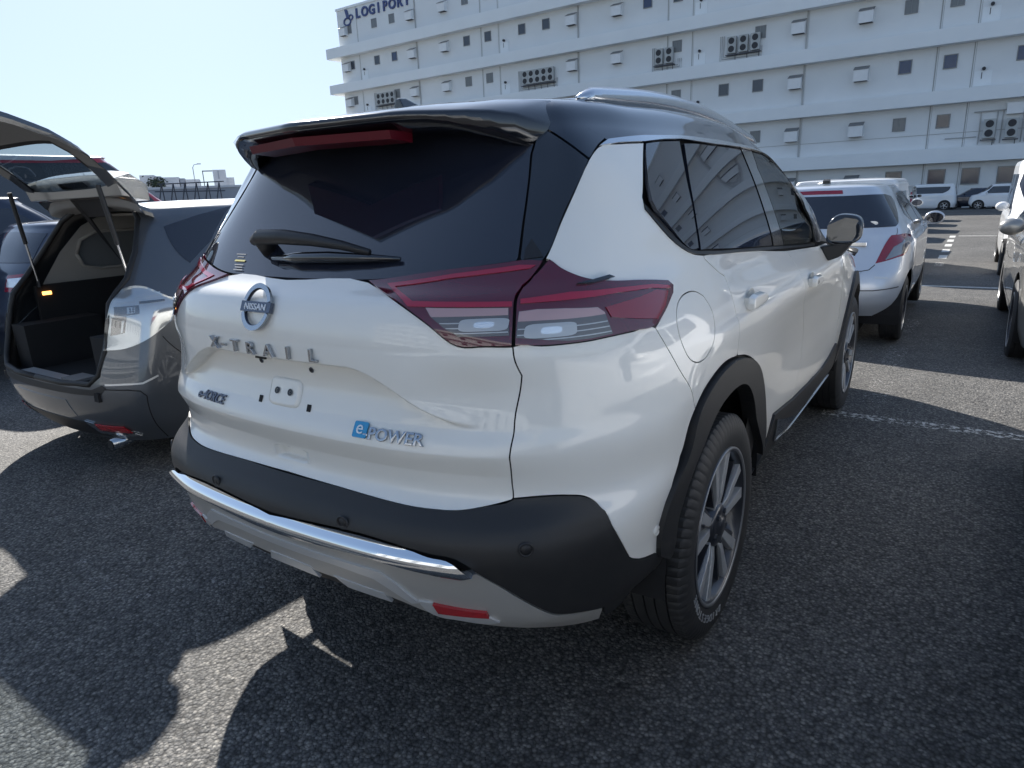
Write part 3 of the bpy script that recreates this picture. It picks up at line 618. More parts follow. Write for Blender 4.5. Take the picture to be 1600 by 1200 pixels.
def wheel(parent, x, y, z, side, R=.37, w=.225, rimr=.258, style='suv', text=None, seg=144, rot=0.):
    """side=+1: outer face towards +x"""
    def fl(V): return [(x+side*v[0], y+(v[1]*math.cos(rot)-v[2]*math.sin(rot)), z+(v[1]*math.sin(rot)+v[2]*math.cos(rot))) for v in V]
    g = bpy.data.objects.new('wheel', None); COL.objects.link(g); g.parent = parent
    V, F = tyre_mesh(R, w, rimr, seg, style in ('suv',)); F = F if side > 0 else [f[::-1] for f in F]
    t = mesh_obj('tyre', fl(V), [f[::-1] for f in F], 'rubber', g); t.data.shade_smooth()
    if hasattr(t.data, 'set_sharp_from_angle'): t.data.set_sharp_from_angle(angle=.6)
    hw = w/2
    V, F = lathe([(hw*.78, rimr+.004), (hw*.95, rimr+.006), (hw*.97, rimr-.002), (hw*.90, rimr-.012), (hw*.4, rimr-.028), (-hw*.8, rimr-.03)], 64)
    mesh_obj('rim_barrel', fl(V[:]), F, 'rim_dark' if style != 'steel' else 'rim_mid', g, True)
    V, F = lathe([(hw*.80, rimr+.003), (hw*.965, rimr+.005), (hw*.975, rimr-.001), (hw*.955, rimr-.007), (hw*.80, rimr-.009)], 72); mesh_obj('rim_lip', fl(V), F, 'rim_silver' if style != 'suv' else 'rim_lip', g, True)
    V, F = lathe([(-.02, rimr-.02), (-.02, .0)], 32); mesh_obj('brake_disc', fl(V), F, 'dark', g)
    xo = hw*(.92 if style == 'suv' else .80)
    dark = MB(); sil = MB(); mid = MB()
    if style == 'suv':
        for k in range(5):
            a = math.radians(90+72*k)
            # recessed dark web between the twin blades
            q = [(r*math.cos(t), r*math.sin(t)) for r, t in [(.045, a-.30), (.045, a+.30), (rimr-.012, a+.16), (rimr-.012, a-.16)]]
            mid.prism(q, lambda p: (xo-.050, p[0], p[1]), lambda p: (xo-.028 if math.hypot(*p) > .1 else xo-.034, p[0], p[1]))
            for sg in (-1, 1):       # two machined blades that fan out to the rim
                q = [(r*math.cos(a+sg*t), r*math.sin(a+sg*t)) for r, t in [(.050, .06), (.050, .56), (.11, .33), (rimr-.009, .315), (rimr-.009, .15), (.11, .08)]]
                bl = MB(); bl.prism(q, lambda p: (xo-.050, p[0], p[1]), lambda p: (xo-.004 if math.hypot(*p) > .2 else (xo-.010 if math.hypot(*p) > .1 else xo-.020), p[0], p[1]))
                sil.add(bl.V, bl.F)
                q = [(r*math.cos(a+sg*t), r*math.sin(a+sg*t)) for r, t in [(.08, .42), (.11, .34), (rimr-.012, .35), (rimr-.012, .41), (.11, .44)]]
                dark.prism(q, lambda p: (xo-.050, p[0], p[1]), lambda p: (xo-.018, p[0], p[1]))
    else:
        n = {'five': 5, 'ten': 10, 'steel': 8, 'six': 6}[style]; wd = {'five': .17, 'ten': .08, 'steel': .24, 'six': .13}[style]
        for k in range(n):
            a = 2*math.pi*k/n+.3
            q = [(r*math.cos(t), r*math.sin(t)) for r, t in [(.04, a-.5), (.04, a+.5), (.11, a+wd*1.2), (rimr-.01, a+wd*.8), (rimr-.01, a-wd*.8), (.11, a-wd*1.2)]]
            sil.prism(q, lambda p: (xo-.04, p[0], p[1]), lambda p: (xo-.008, p[0], p[1]))
    V, F = lathe([(xo-.05, .075), (xo-.012, .070), (xo-.004, .055), (xo-.004, .034), (xo+.004, .030), (xo+.006, 0)], 40)
    if dark.V: dark.V = fl(dark.V); dark.build('spoke_side', 'rim_dark', g)  # dark alloy sides of the two-tone blades
    if mid.V: mid.V = fl(mid.V); mid.build('spoke_blade', 'rim_mid', g, bevel=.002)
    sil.V = fl(sil.V); sil.build('spoke', 'rim_silver', g, bevel=.002 if style == 'suv' else 0)
    mesh_obj('hub_cap', fl(V), F, 'rim_dark' if style == 'suv' else 'rim_silver', g, True)
    if style == 'suv':
        for k in range(5):
            nb = MB()
            a = math.radians(90+36+72*k); c = (.052*math.cos(a), .052*math.sin(a))
            nb.prism([(c[0]+.009*math.cos(j*1.047), c[1]+.009*math.sin(j*1.047)) for j in range(6)], lambda p: (xo-.02, p[0], p[1]), lambda p: (xo+.002, p[0], p[1]))
            nb.V = fl(nb.V); nb.build('wheel_nut', 'rim_dark', g)
    if text:
        TV = []; TF = []
        for (s_, a0, sp_) in text:
            for i, ch in enumerate(s_):
                v, f = text_mesh(ch, .036, .001, sx=1.15); a = a0-side*0+sp_*i; k = len(TV); rr = rimr+.037
                for p in v:
                    aa = a-(-1 if sp_ < 0 else 1)*0; rad = rr+p[1]*(1 if sp_ < 0 else -1); th = a+p[0]/rr*(-1 if sp_ < 0 else 1)
                    bul = hw*.985+.003+p[2]; TV.append((bul, rad*math.cos(th), rad*math.sin(th)))
                TF += [tuple(j+k for j in q) for q in f]
        mesh_obj('sidewall_lettering', fl(TV), TF, 'rubber_text', g)
    return g
# ------------------------------------------------------------------ ground and the warehouse (large structure)
SLOPE = .015
def gz(y): return -SLOPE*max(0., y-4.3)
def ground():
    ys = [-60, -8, 0, 4.3, 8, 20, 60, 110, 400, 1500]; xs = [-1500, -300, -60, -8, 0, 8, 60, 300, 1500]
    zz = lambda y: gz(min(y, 110))
    V = [(x, y, zz(y)) for y in ys for x in xs]; n = len(xs)
    F = [(j*n+i, j*n+i+1, (j+1)*n+i+1, (j+1)*n+i) for j in range(len(ys)-1) for i in range(n-1)]
    return structure(mesh_obj('ground', V, F, 'asphalt'))
ground()
def marking(name, x0, x1, y0, y1, m, lift=.004):
    return structure(mesh_obj(name, [(x0, y0, gz(y0)+lift), (x1, y0, gz(y0)+lift), (x1, y1, gz(y1)+lift), (x0, y1, gz(y1)+lift)], [(0, 1, 2, 3)], m))
for i, (y0, y1, k) in enumerate([(12.2, 13.0, 'paint_faint'), (13.9, 14.7, 'paint_worn'), (15.6, 16.5, 'paint_line'), (17.4, 18.3, 'paint_line'), (19.3, 20.2, 'paint_line'), (21.2, 22.2, 'paint_line'), (23.2, 24.2, 'paint_line'), (5.0, 5.9, 'paint_faint'), (6.6, 7.5, 'paint_faint'), (3.9, 4.6, 'paint_faint')]):
    marking('parking_line', .98, 1.13, y0, y1, k)
marking('parking_line', .80, 3.9, 3.50, 3.62, 'paint_worn')
marking('parking_line', 1.2, 3.2, 24.0, 24.18, 'paint_line')
o = mesh_obj('expansion_joint', [(.2, 10.62, gz(10.62)+.004), (6, 10.50, gz(10.5)+.004), (6, 10.55, gz(10.55)+.004), (.2, 10.67, gz(10.67)+.004)], [(0, 1, 2, 3)], 'joint'); structure(o)
o = mesh_obj('expansion_joint', [(.2, 10.68, gz(10.68)+.004), (6, 10.56, gz(10.56)+.004), (6, 10.64, gz(10.64)+.004), (.2, 10.76, gz(10.76)+.004)], [(0, 1, 2, 3)], 'paint_line'); structure(o)
marking('parking_line', -6, 5, 57.2, 57.5, 'paint_line', .006)
# faint pale streaks in the asphalt behind the cars
for pts in ([(-1.72, .10), (-1.2, -.02), (-.9, .05), (-.92, .14), (-1.2, .06), (-1.7, .16)], [(-1.52, .52), (-1.2, .60), (-.86, .52), (-.84, .60), (-1.2, .68), (-1.5, .60)], [(-.95, .32), (-.78, .22), (-.62, .30), (-.66, .38), (-.80, .31)]):
    structure(mesh_obj('dust_streak', [(x, y, .004) for x, y in pts], [tuple(range(len(pts)))], 'stain'))
DB = 66.; K = DB/56.
def warehouse():
    ang = math.radians(-1.83)
    t = thing('warehouse', 'huge white five storey warehouse with ledges and small square windows across the back', 'warehouse', (0, DB, 0), ang)
    Zf = lambda z: 1.435+(z-1.435)*K
    x0, x1, x2 = -60.4*K, 62*K, 0
    m = MB(); m.box(x0, x1, 0, 40, -3, Zf(22.0)); m.build('wall', 'wall', t)
    bands = [(2.44, 3.39), (6.21, 7.05), (9.89, 10.84), (13.5, 14.45), (17.2, 18.25)]
    for a, b in bands:
        m = MB(); m.box(x0-1.75, x1+1.5, -.95, -.003, Zf(a), Zf(b)); m.box(x0-1.75, x0-.003, 0, 41, Zf(a), Zf(b)); m.build('ledge', 'band', t)
    m = MB(); m.box(x0-.1, x1, -.12, 0.3, Zf(22.0)+.003, Zf(22.0)+.28); m.build('roof_coping', 'band', t)
    m = MB(); m.box(x0+.02, x1, -.03, -.003, Zf(4.33), Zf(4.36)); m.build('wall_joint', 'joint', t)
    rows = {'T': (19.95, 18.3, 22.0), 'F1': (16.3, 14.5, 17.2), 'F2': (12.62, 10.84, 13.5), 'F3': (8.88, 7.05, 9.89), 'F4': (5.16, 3.39, 6.21), 'G': (1.5, -2.5, 2.44)}
    acs = {'F2': [(-55.3, -52.0), (-36.4, -32.2), (-22.9, -20.2), (-17.3, -13.3)], 'F4': [(1.0, 3.9)]}
    wm = {}
    def win(s, z, w, h, kind, gap=True):
        q = bpy.data.objects.new('window', None)
        key = (kind, w, h)
        if key not in wm:
            f = MB(); a, b = w/2, h/2
            f.box(-a-.06, -a, -.05, .01, -b-.06, b+.06); f.box(a, a+.06, -.05, .01, -b-.06, b+.06); f.box(-a, a, -.05, .01, b, b+.06); f.box(-a, a, -.09, .01, -b-.06, -b)
            fo = f.build('window', 'frame', t); p = MB(); p.box(-a, a, -.022, -.004, -b, b); po = p.build('pane', kind, fo); wm[key] = (fo, po); fo.location = (s, 0, z)
            if kind == 'win_grey':
                mu = MB(); mu.box(-.02, .02, -.045, -.023, -b, b); mo = mu.build('mullion', 'frame', fo); wm[key] = (fo, po, mo)
            return
        fo = wm[key][0].copy(); COL.objects.link(fo); fo.location = (s, 0, z)
        for c in wm[key][1:]:
            po = c.copy(); COL.objects.link(po); po.parent = fo
    hm = {}
    def copykit(kit, s, z, build):
        if kit not in hm:
            l = build(); hm[kit] = l; l[0].location = (s, 0, z); return
        a = hm[kit][0].copy(); COL.objects.link(a); a.location = (s, 0, z)
        for c in hm[kit][1:]:
            d = c.copy(); COL.objects.link(d); d.parent = a
    def vent():
        m = MB(); w = .46*K; h = .5*K
        prof = [(0, h), (-.62, h-.30), (-.62, -h), (0, -h)]
        m.prism(prof, lambda p: (-w, p[0]-.003, p[1]), lambda p: (w, p[0]-.003, p[1])); a = m.build('vent_hood', 'ac_body', t)
        d = MB(); d.box(-w+.06, w-.06, -.56, -.05, -h-.02, -h+.003); b = d.build('vent_opening', 'ac_dark', a)
        c = MB(); c.prism([(-.02, h+.02), (-.66, h-.27), (-.66, h-.31), (-.02, h-.02)], lambda p: (-w-.03, p[0]-.003, p[1]), lambda p: (w+.03, p[0]-.003, p[1])); c = c.build('vent_top', 'frame', a)
        return [a, b, c]
    def hatch():
        m = MB(); m.box(-.48*K, .48*K, -.03, -.003, -.62*K, .30*K); a = m.build('service_hatch', 'band', t)
        d = MB(); d.tube([(0, -.03, .42*K), (0, -.22, .42*K)], .13, 8); d.tube([(-.1, -.03, -.2), (-.1, -.03, .25)], .03, 5); b = d.build('hatch_outlet', 'ac_dark', a); return [a, b]
    def ac():
        m = MB(); m.box(-.40, .40, -.45, -.12, -.70, .70); a = m.build('air_conditioner', 'ac_grey', t, bevel=.02)
        d = MB()
        for z in (.34, -.34):
            v, f = lathe([(0, .27), (.02, .27), (.02, .05), (.03, 0)], 20); d.add([(q[1], -.453-q[0], z+q[2]) for q in v], f)
        b = d.build('fan_grille', 'ac_dark', a); e = MB(); e.box(-.5, .5, -.5, -.003, -.86, -.79); e.tube([(.3, -.2, -.8), (.3, -.06, -1.5)], .03, 5); c = e.build('bracket', 'steel', a); return [a, b, c]
    r_ = random.Random(3)
    for rn, (zc, zb, zt) in rows.items():
        z = Zf(zc)
        for k in range(-3, 4):
            for j, dx in enumerate((0, 2.63, 6.6, 9.25)):
                s = -3.75+19.17*k+dx
                if rn == 'G': s = s if j < 2 else -3.75+19.17*k+(4.6, 6.6)[j-2]
                if s < -59 or s > 60: continue
                if any(a-.2 < s < b-.6 for a, b in acs.get(rn, [])): continue
                kind = r_.choice({'F1': ['win_dark', 'win_blue'], 'F3': ['win_grey', 'win_dark', 'win_grey']}.get(rn, ['win_dark', 'win_grey', 'win_grey']))
                if rn == 'F3' and k == 0: kind = 'win_blue'
                if rn == 'T': kind = 'win_grey'
                if rn == 'G': kind = 'win_dark'
                win(s*K, z, .70*K if rn != 'G' else .95*K, .78*K if rn != 'G' else .98*K, kind)
            for dx in (-7.12, -2.68):
                s = -3.75+19.17*k+dx
                if -60 < s < 60: copykit('v', s*K, Zf(zc-.1 if rn not in ('T',) else zc-.15), vent)
            s = -3.75+19.17*k+4.55
            if rn not in ('G', 'F4', 'T') and -57 < s < 60: copykit('h', s*K, Zf(zb+.72), hatch)
    for rn in ('T', 'F1', 'F2', 'F3'): copykit('v', -59.3*K, Zf(rows[rn][0]-.1), vent)
    for s, z in ((-54.6, 12.3), (-53.9, 12.3), (-53.2, 12.3), (-52.5, 12.3), (-35.1, 12.05), (-34.4, 12.05), (-33.7, 12.05), (-33.0, 12.05), (-32.3, 12.05), (-21.75, 12.0), (-20.85, 12.0), (-15.75, 12.0), (-14.85, 12.0), (-13.95, 12.0), (1.55, 4.45), (2.75, 4.4), (3.9, 4.4)):
        copykit('a', s*K, Zf(z), ac)
    for a, b, z in ((-55.4, -51.9, 12.3), (-35.9, -31.7, 12.0), (-22.3, -19.9, 12.0), (-16.6, -13.5, 12.0)):
        for i in range(3):
            d = .14*i; m = MB(); m.tube([((a+d-.1)*K, -.07, Zf(z+.75)), ((a+d-.1)*K, -.07, Zf(z-1.05+d)), ((b-d)*K, -.07, Zf(z-1.05+d)), ((b-d)*K, -.07, Zf(z-.3))], .035, 5); m.build('refrigerant_pipe', 'pipe', t)
    for a in (1.0, 1.9, 2.2, 3.3, 3.5): MB().tube([(a*K, -.07, Zf(5.5)), (a*K, -.07, Zf(3.5))], .04, 5).build('wall_pipe', 'pipe', t)
    MB().tube([(.6*K, -.15, Zf(5.55)), (5.0*K, -.15, Zf(5.55))], .05, 5).build('wall_pipe', 'pipe', t); MB().tube([(-.9*K, -.08, Zf(4.0)), (.9*K, -.08, Zf(4.0))], .04, 5).build('wall_pipe', 'pipe', t)
    bx = MB(); bx.box(2.35*K, 3.25*K, -.5, -.003, Zf(5.25), Zf(5.95)); bx.build('junction_box', 'ac_body', t, bevel=.02)
    zl = [-3]+[Zf(v) for ab in bands for v in ab]+[Zf(22.0)]
    spans = [(zl[i], zl[i+1]) for i in range(0, len(zl), 2)]
    pm = {}
    for k in range(-3, 4):
        for dx, r, hz in ((3.9, .045, .0), (1.8, .06, .0), (-6.58, .09, 0)):
            s = -3.75+19.17*k+dx
            if s < -58 or s > 60: continue
            for i, (a, b) in enumerate(spans):
                key = (dx, i)
                if key not in pm:
                    m = MB(); m.box(-r*.7, r*.7, -.10 if dx < 0 else -.02, -.003, a+.01, b-.01); m.box(-.012+.12, .012+.12, -.006, -.003, a+.01, b-.01); pm[key] = m.build('downpipe', 'joint' if dx > 0 else 'pipe', t); pm[key].location.x = s*K
                else:
                    c = pm[key].copy(); COL.objects.link(c); c.location.x = s*K
    # sign: separate letters proud of the wall
    for ch, s in zip('LOGIPORT', (-56.95, -55.85, -54.75, -53.74, -52.75, -51.7, -50.62, -49.6)):
        V, F = text_mesh(ch, 1.32*K, .05, bev=.05); o = mesh_obj('sign_letter', [(a, -.08-c, b) for a, b, c in V], F, 'sign_blue', t); o.location = (s*K, 0, Zf(21.22))
    for ch, s in zip('ADDRESS', ()): pass
    m = MB()
    def ring(cxx, czz, rx, rz, w, rot=0):
        n = 28; V = []; F = []
        for i in range(n):
            a = 2*math.pi*i/n
            for q, yy in ((0, -.14), (w, -.14), (w, -.02), (0, -.02)):
                V.append((cxx+(rx-q)*math.cos(a), yy, czz+(rz-q)*math.sin(a)))
        for i in range(n):
            for q in range(4): F.append((i*4+q, i*4+(q+1) % 4, ((i+1) % n)*4+(q+1) % 4, ((i+1) % n)*4+q))
        m.add(V, F)
    ring(-58.72*K, Zf(20.72), .60*K, .42*K, .16); ring(-58.10*K, Zf(21.06), .36*K, .30*K, .14)
    m.prism([(-59.0*K, Zf(21.95)), (-58.6*K, Zf(21.9)), (-58.35*K, Zf(20.95)), (-58.72*K, Zf(21.0))], lambda p: (p[0], -.14, p[1]), lambda p: (p[0], -.02, p[1]))
    m.build('sign_emblem', 'sign_blue', t)
    return t
warehouse()
def back_warehouse():
    t = thing('warehouse', 'white warehouse behind the photographer seen mirrored in the white paint', 'warehouse', (6, -48, 0))
    m = MB(); m.box(-30, 40, -25, 0, -1, 20); m.build('wall', 'wall', t)
    first = None
    for i in range(12):
        for j in range(4):
            if first is None:
                f = MB(); f.box(-.8, .8, .003, .06, -.8, .8); first = f.build('window', 'win_dark', t); first.location = (-27+5.6*i, 0, 3+4.4*j)
            else:
                c = first.copy(); COL.objects.link(c); c.location = (-27+5.6*i, 0, 3+4.4*j)
    for j in range(5):
        m = MB(); m.box(-31, 41, .003, .8, 1+4.4*j-.35, 1+4.4*j+.35); m.build('ledge', 'band', t)
back_warehouse()
# ------------------------------------------------------------------ far left skyline beyond the lot edge
def far_left():
    d = Vector((-58.05, 36.9, 0)); e = Vector((2.42, 3.65, 0)).normalized(); nrm = Vector((-e.y, e.x, 0))
    a = math.atan2(e.y, e.x)
    def T(name, label, cat, s, dist=0, grp=None):
        p = d+e*s+nrm*dist; return thing(name, label, cat, (p.x, p.y, 0), a, grp)
    t = T('boundary_wall', 'low grey parapet wall along the far left edge of the lot', 'wall', 0)
    m = MB(); m.box(-30, 30, -.2, .2, -2, 3.3); m.build('wall', 'far_grey', t); m = MB(); m.box(-30, 30, -.3, .3, 3.303, 3.5); m.build('coping', 'far_white', t)
    t = T('barrier', 'dark steel truss barrier along the far parapet', 'barrier', -1.1, -1.2)
    for i in range(6):
        m = MB(); x = -2.6+i*.95; m.tube([(x, 0, 2.0), (x+.42, 0, 3.75)], .055, 5); m.tube([(x+.42, 0, 3.75), (x+.5, 0, 2.0)], .05, 5); m.build('brace', 'steel', t)
    m = MB(); m.tube([(-2.5, 0, 3.72), (3.0, 0, 3.82)], .05, 5); m.tube([(-2.8, 0, 3.1), (3.0, 0, 3.0)], .05, 5); m.build('rail', 'steel', t)
    t = T('industrial_building', 'long pale box shaped building low on the far left horizon', 'building', -2.2, 4)
    xs = [-3.2, -1.9, -1.35, .2, .7, 2.0]
    for i in range(5):
        m = MB(); m.box(xs[i]+.03, xs[i+1]-.03, 0+.15*(i % 2), 4, 0, 4.75-.12*i); m.build('cladding_panel', 'far_white' if i % 2 == 0 else 'far_grey', t)
    m = MB(); m.box(-2.6, -2.2, -.05, -.005, 3.9, 4.1); m.build('window', 'win_dark', t)
    t = T('plant_tower', 'pale stepped tower with open side frame on the left skyline', 'tower', 1.6, 5)
    m = MB(); m.box(-.55, .65, 0, 3, 0, 5.15); m.build('tower_block', 'far_white', t); m = MB(); m.box(.653, 1.35, .2, 3, 0, 4.4); m.build('lower_block', 'far_white', t)
    m = MB(); m.box(-1.5, -1.42, 0, .1, 3, 5.1); m.box(-1.5, -.56, 0, .1, 5.0, 5.1); m.build('open_frame', 'steel', t)
    m = MB(); m.box(-.1, .0, -.06, -.005, 4.3, 5.05); m.build('louvre', 'far_grey', t)
    for s, h, lab, cv in ((-.6, 5.55, 'straight street lamp above the pale buildings on the left', 0), (5.4, 5.95, 'far twin armed street lamp beside the spoiler edge', 1), (4.9, 4.9, 'shortest distant street lamp left of the twin armed one', 0)):
        t = T('street_lamp', lab, 'street lamp', s, 2, 'distant street lamps on the left')
        m = MB(); m.tube([(0, 0, 0), (0, 0, h-.3)], .04, 6); m.build('pole', 'galv', t); m = MB(); m.tube([(0, 0, h-.3), (.15, 0, h-.05), (.55, 0, h)], .03, 5); m.box(.4, .75, -.06, .06, h-.03, h+.05); m.build('lamp_head', 'galv', t)
    t = T('street_lamp', 'curved arm street lamp nearest the white car spoiler', 'street lamp', 7.0, -4, 'distant street lamps on the left')
    m = MB(); pts = [(.0, 0, 0), (.0, 0, 4.3)]+[(-.75+.75*math.cos(q), 0, 4.3+.85*math.sin(q)) for q in np.linspace(.1, 1.5, 7)]; m.tube(pts, .045, 6); m.build('pole', 'galv', t)
    m = MB(); m.tube([(-.75, 0, 5.15), (-1.5, 0, 5.17)], .04, 5); m.box(-1.75, -1.3, -.08, .08, 5.1, 5.2); m.build('lamp_head', 'galv', t)
    t = T('rooftop_units', 'low clutter of rooftop boxes beyond the far parapet', 'rooftop equipment', 5, 3)
    for i, (x, w, h) in enumerate(((-.8, .8, 3.85), (.5, .5, 4.0), (1.4, .9, 3.75), (2.6, .5, 3.9))):
        m = MB(); m.box(x, x+w, 0, 1, 0, h); m.build('roof_box', 'far_grey' if i % 2 else 'far_white', t)
    t = T('tree', 'small dark treetop at the left end of the pale building', 'tree', -3.9, 3)
    m = MB()
    r = random.Random(2)
    for i in range(260):
        c = Vector((r.gauss(0, .38), r.gauss(0, .38), 3.95+r.gauss(0, .22))); u = Vector((r.uniform(-1, 1), r.uniform(-1, 1), r.uniform(-1, 1))).normalized()*.12; v = u.orthogonal().normalized()*.09
        m.quad(c-u, c+v, c+u, c-v)
    mesh_obj('crown', m.V, m.F, 'leaf', t); m = MB(); m.tube([(0, 0, 0), (0, 0, 4)], [.14, .08], 6); m.build('trunk', 'steel', t)
far_left()
# ------------------------------------------------------------------ the white SUV
def suv():
    S = Surf(suv_net(), suv_shape); L = Loc(S)
    car = thing('suv', 'white two-tone SUV with black roof seen close from its rear right corner', 'SUV', (0, 0, 0))
    T = {k: (np.array(v, float) if k in ('arch_out', 'arch_in', 'side_clad_top', 'lamp_clear_in', 'lamp_clear_out', 'window_chrome', 'lamp_bar_in', 'lamp_bar_out', 'lamp_red_out') else smooth_poly(v)) for k, v in TR.items()}
    both = lambda name, key, m, **kw: [panel(name, S, T[key], m, car, side=s, **kw) for s in (1, -1)]
    # arches
    def circ_side(yc, r, a0, a1, n=26, zc=.37): return L.side([(yc+r*math.cos(a), zc+r*math.sin(a)) for a in np.linspace(a0, a1, n)])
    def smooth(p, n=40):
        d = np.r_[0, np.cumsum(np.linalg.norm(np.diff(S(p[:, 0], p[:, 1]), axis=0), axis=1))]; t = np.linspace(0, d[-1], n); q = np.stack([np.interp(t, d, p[:, i]) for i in (0, 1)], 1)
        for _ in range(14): q[1:-1] = (q[:-2]+2*q[1:-1]+q[2:])/4
        return q
    ao, ai = smooth(T['arch_out']), smooth(T['arch_in'])
    for s in (1, -1):
        panel('wheel_arch_trim', S, np.concatenate([ao, ai[::-1]]), 'plastic', car, off=.014, gap=.0008, thick=.05, side=s)
        fo, fi = circ_side(3.73, .525, .10, math.pi-.10), circ_side(3.73, .445, .12, math.pi-.12)
        panel('wheel_arch_trim', S, np.concatenate([fo, fi[::-1]]), 'plastic', car, off=.014, gap=.0008, thick=.05, side=s)
    # painted panels
    fd = T['fuel_door']
    qp = T['quarter_panel']; bc = T['rear_bumper_cover']
    for s in (1, -1):
        panel('quarter_panel', S, qp, 'pearl', car, side=s, holes=[fd] if s == 1 else [])
        panel('rear_bumper_cover', S, bc, 'pearl', car, side=s)
        panel('rear_door', S, T['rear_door'], 'pearl', car, side=s)
        panel('front_door', S, T['front_door'], 'pearl', car, side=s)
        fend = np.concatenate([L.side([(3.15, z) for z in (.52, .62, .72, .85, .98, 1.05)]), [(10.9, 11.0), (12.9, 11.0), (12.9, 8), (12.75, 5), (12.6, 2.2)], fo[:1][:0], fo])
        panel('front_wing', S, fend, 'pearl', car, side=s)
        panel('front_bumper', S, [(12.65, 0), (15, 0), (15, 10.9), (12.95, 10.9), (12.95, 8), (12.8, 5), (12.65, 2.2)], 'pearl', car, side=s)
    panel('fuel_door', S, fd, 'pearl', car)
    panel('bonnet', S, [(15, 11.05), (15, 11.95), (11, 11.95), (10.4, 11.2), (10.9, 11.05)], 'pearl', car, side=1); panel('bonnet', S, [(15, 11.05), (15, 11.95), (11, 11.95), (10.4, 11.2), (10.9, 11.05)], 'pearl', car, side=-1)
    gate = panel('tailgate', S, T['tailgate'], 'pearl', car, side=0, st=(.045, .04), thick=.012)
    gate['label'] = 'white lower tailgate panel'
    # black bumper, chrome strip and skid plate
    panel('bumper', S, T['bumper'], 'plastic', car, side=0, off=.004, thick=.02)
    panel('chrome_strip', S, T['chrome_strip'], 'chrome', car, side=0, off=.006, thick=.014, st=(.1, .05), bulge=lambda uv: .020*np.clip(1-((uv[:, 1]-2.42)/.50)**2, 0, 1))
    panel('skid_plate', S, T['skid_plate'], 'silver_skid', car, side=0, off=.004, thick=.02)
    panel('skid_ridge', S, [(0, 1.80), (.7, 1.80), (1.22, 1.795), (1.46, 1.6), (1.72, 1.31), (1.59, 1.26), (1.31, 1.46), (1.10, 1.60), (.65, 1.65), (0, 1.65)], 'silver_light', car, side=0, off=.009, thick=.006, gap=.0)  # lighter silver stands in for light caught by the skid plate's bevel
    panel('skid_tab', S, [(0, 1.40), (.27, 1.38), (.33, 1.16), (0, 1.18)], 'silver_light', car, side=0, off=.006, thick=.008, gap=0)
    for s in (1, -1):
        panel('fog_reflector', S, T['fog_reflector'], 'reflector', car, off=.012, thick=.008, side=s, gap=0)
        panel('reflector_trim', S, T['fog_trim'], 'silver_light', car, off=.009, thick=.010, side=s, gap=0)
        panel('skid_tab', S, [(.54, 1.36), (1.15, 1.30), (1.22, 1.12), (.66, 1.16)], 'silver_light', car, off=.006, thick=.008, side=s, gap=0)
    panel('under_tray', S, [(0, 1.25), (1.4, 1.15), (2.85, .6), (3.9, 0), (0, 0)], 'plastic_dark', car, side=0, off=-.012, thick=.01, gap=0)
    # side cladding
    cl_top = T['side_clad_top']
    clad = np.concatenate([cl_top, L.side([(2.75, .50), (2.95, .52), (3.12, .56), (3.2, .48)]), [(10.85, .3), (10.3, .12), (9, .1), (8, .1), (7.3, .1), (6.85, .2)]])
    for s in (1, -1):
        panel('sill_cladding', S, clad, 'plastic', car, off=.010, thick=.03, side=s)
        panel('sill_garnish', S, T['sill_gloss'], 'black_gloss', car, off=.015, thick=.01, side=s)
        panel('sill_chrome', S, T['sill_chrome'], 'chrome_soft', car, off=.019, thick=.012, side=s, gap=0)
        panel('sill_chrome', S, T['sill_chrome_rear'], 'chrome_soft', car, off=.019, thick=.012, side=s, gap=0)
    # glass
    SG = FitSurf(S, 5.5, 9.9, 10.9, 14)
    for s in (1, -1):
        panel('quarter_glass', SG, T['quarter_glass'], 'glass', car, off=-.002, side=s, gap=.001)
        panel('rear_door_glass', SG, T['rear_door_glass'], 'glass', car, off=-.002, side=s, gap=.001)
        panel('door_glass', SG, T['front_door_glass'], 'clear_glass', car, off=-.002, side=s, gap=.001, thick=0)
        panel('pillar_trim', SG, T['pillar_trim'], 'black_gloss', car, side=s, gap=0)
        panel('belt_trim', S, T['belt_trim'], 'trim', car, off=.004, side=s, gap=0)
        panel('window_chrome', S, T['window_chrome'], 'chrome_soft', car, off=.005, side=s, gap=0, st=(.08, .06))
    rg = panel('rear_window', FitRear(S, 2.7, 11, 14.3), T['rear_window'], 'glass', car, side=0, off=0)
    for s in (1, -1):
        panel('gate_pillar_panel', S, T['gate_pillar_panel'], 'black_gloss', car, side=s)
        panel('gate_shoulder', S, T['gate_shoulder'], 'roof_black', car, side=s)
        panel('pillar_marker', S, [(2.76, 11.34), (3.02, 11.36), (2.98, 11.45), (2.87, 11.66), (2.78, 11.5)], 'plastic_dark', car, off=.002, thick=.004, side=s, gap=0)
    ws = [(15, 12.05), (15, 14.6), (10.55, 14.5), (10.3, 13), (10.4, 12.08)]
    for s in (1, -1): panel('windscreen', S, ws, 'clear_glass', car, side=s, off=-.003, gap=0, thick=0)
    # roof: follows the outer edge of the window chrome
    ch = T['window_chrome']; edge = ch[1:15]
    rf = np.concatenate([[(4.3, 13.95)], edge, [(10.2, 12.6), (10.4, 13.2), (10.6, 14.62), (15, 14.7), (15, 17), (0, 17), (0, 15.2), (2.4, 15.2), (2.9, 15.15), (3.4, 15.0), (3.75, 14.75), (4.05, 14.3)]])
    sh = T['gate_shoulder']
    panel('roof', S, rf, 'roof_black', car, side=0, gap=.0016)
    for s in (1, -1): panel('front_pillar', S, [(10.15, 12.1), (10.3, 12.1), (10.5, 14.4), (10.3, 14.4), (10.18, 13.2)], 'black_gloss', car, side=s, gap=0)
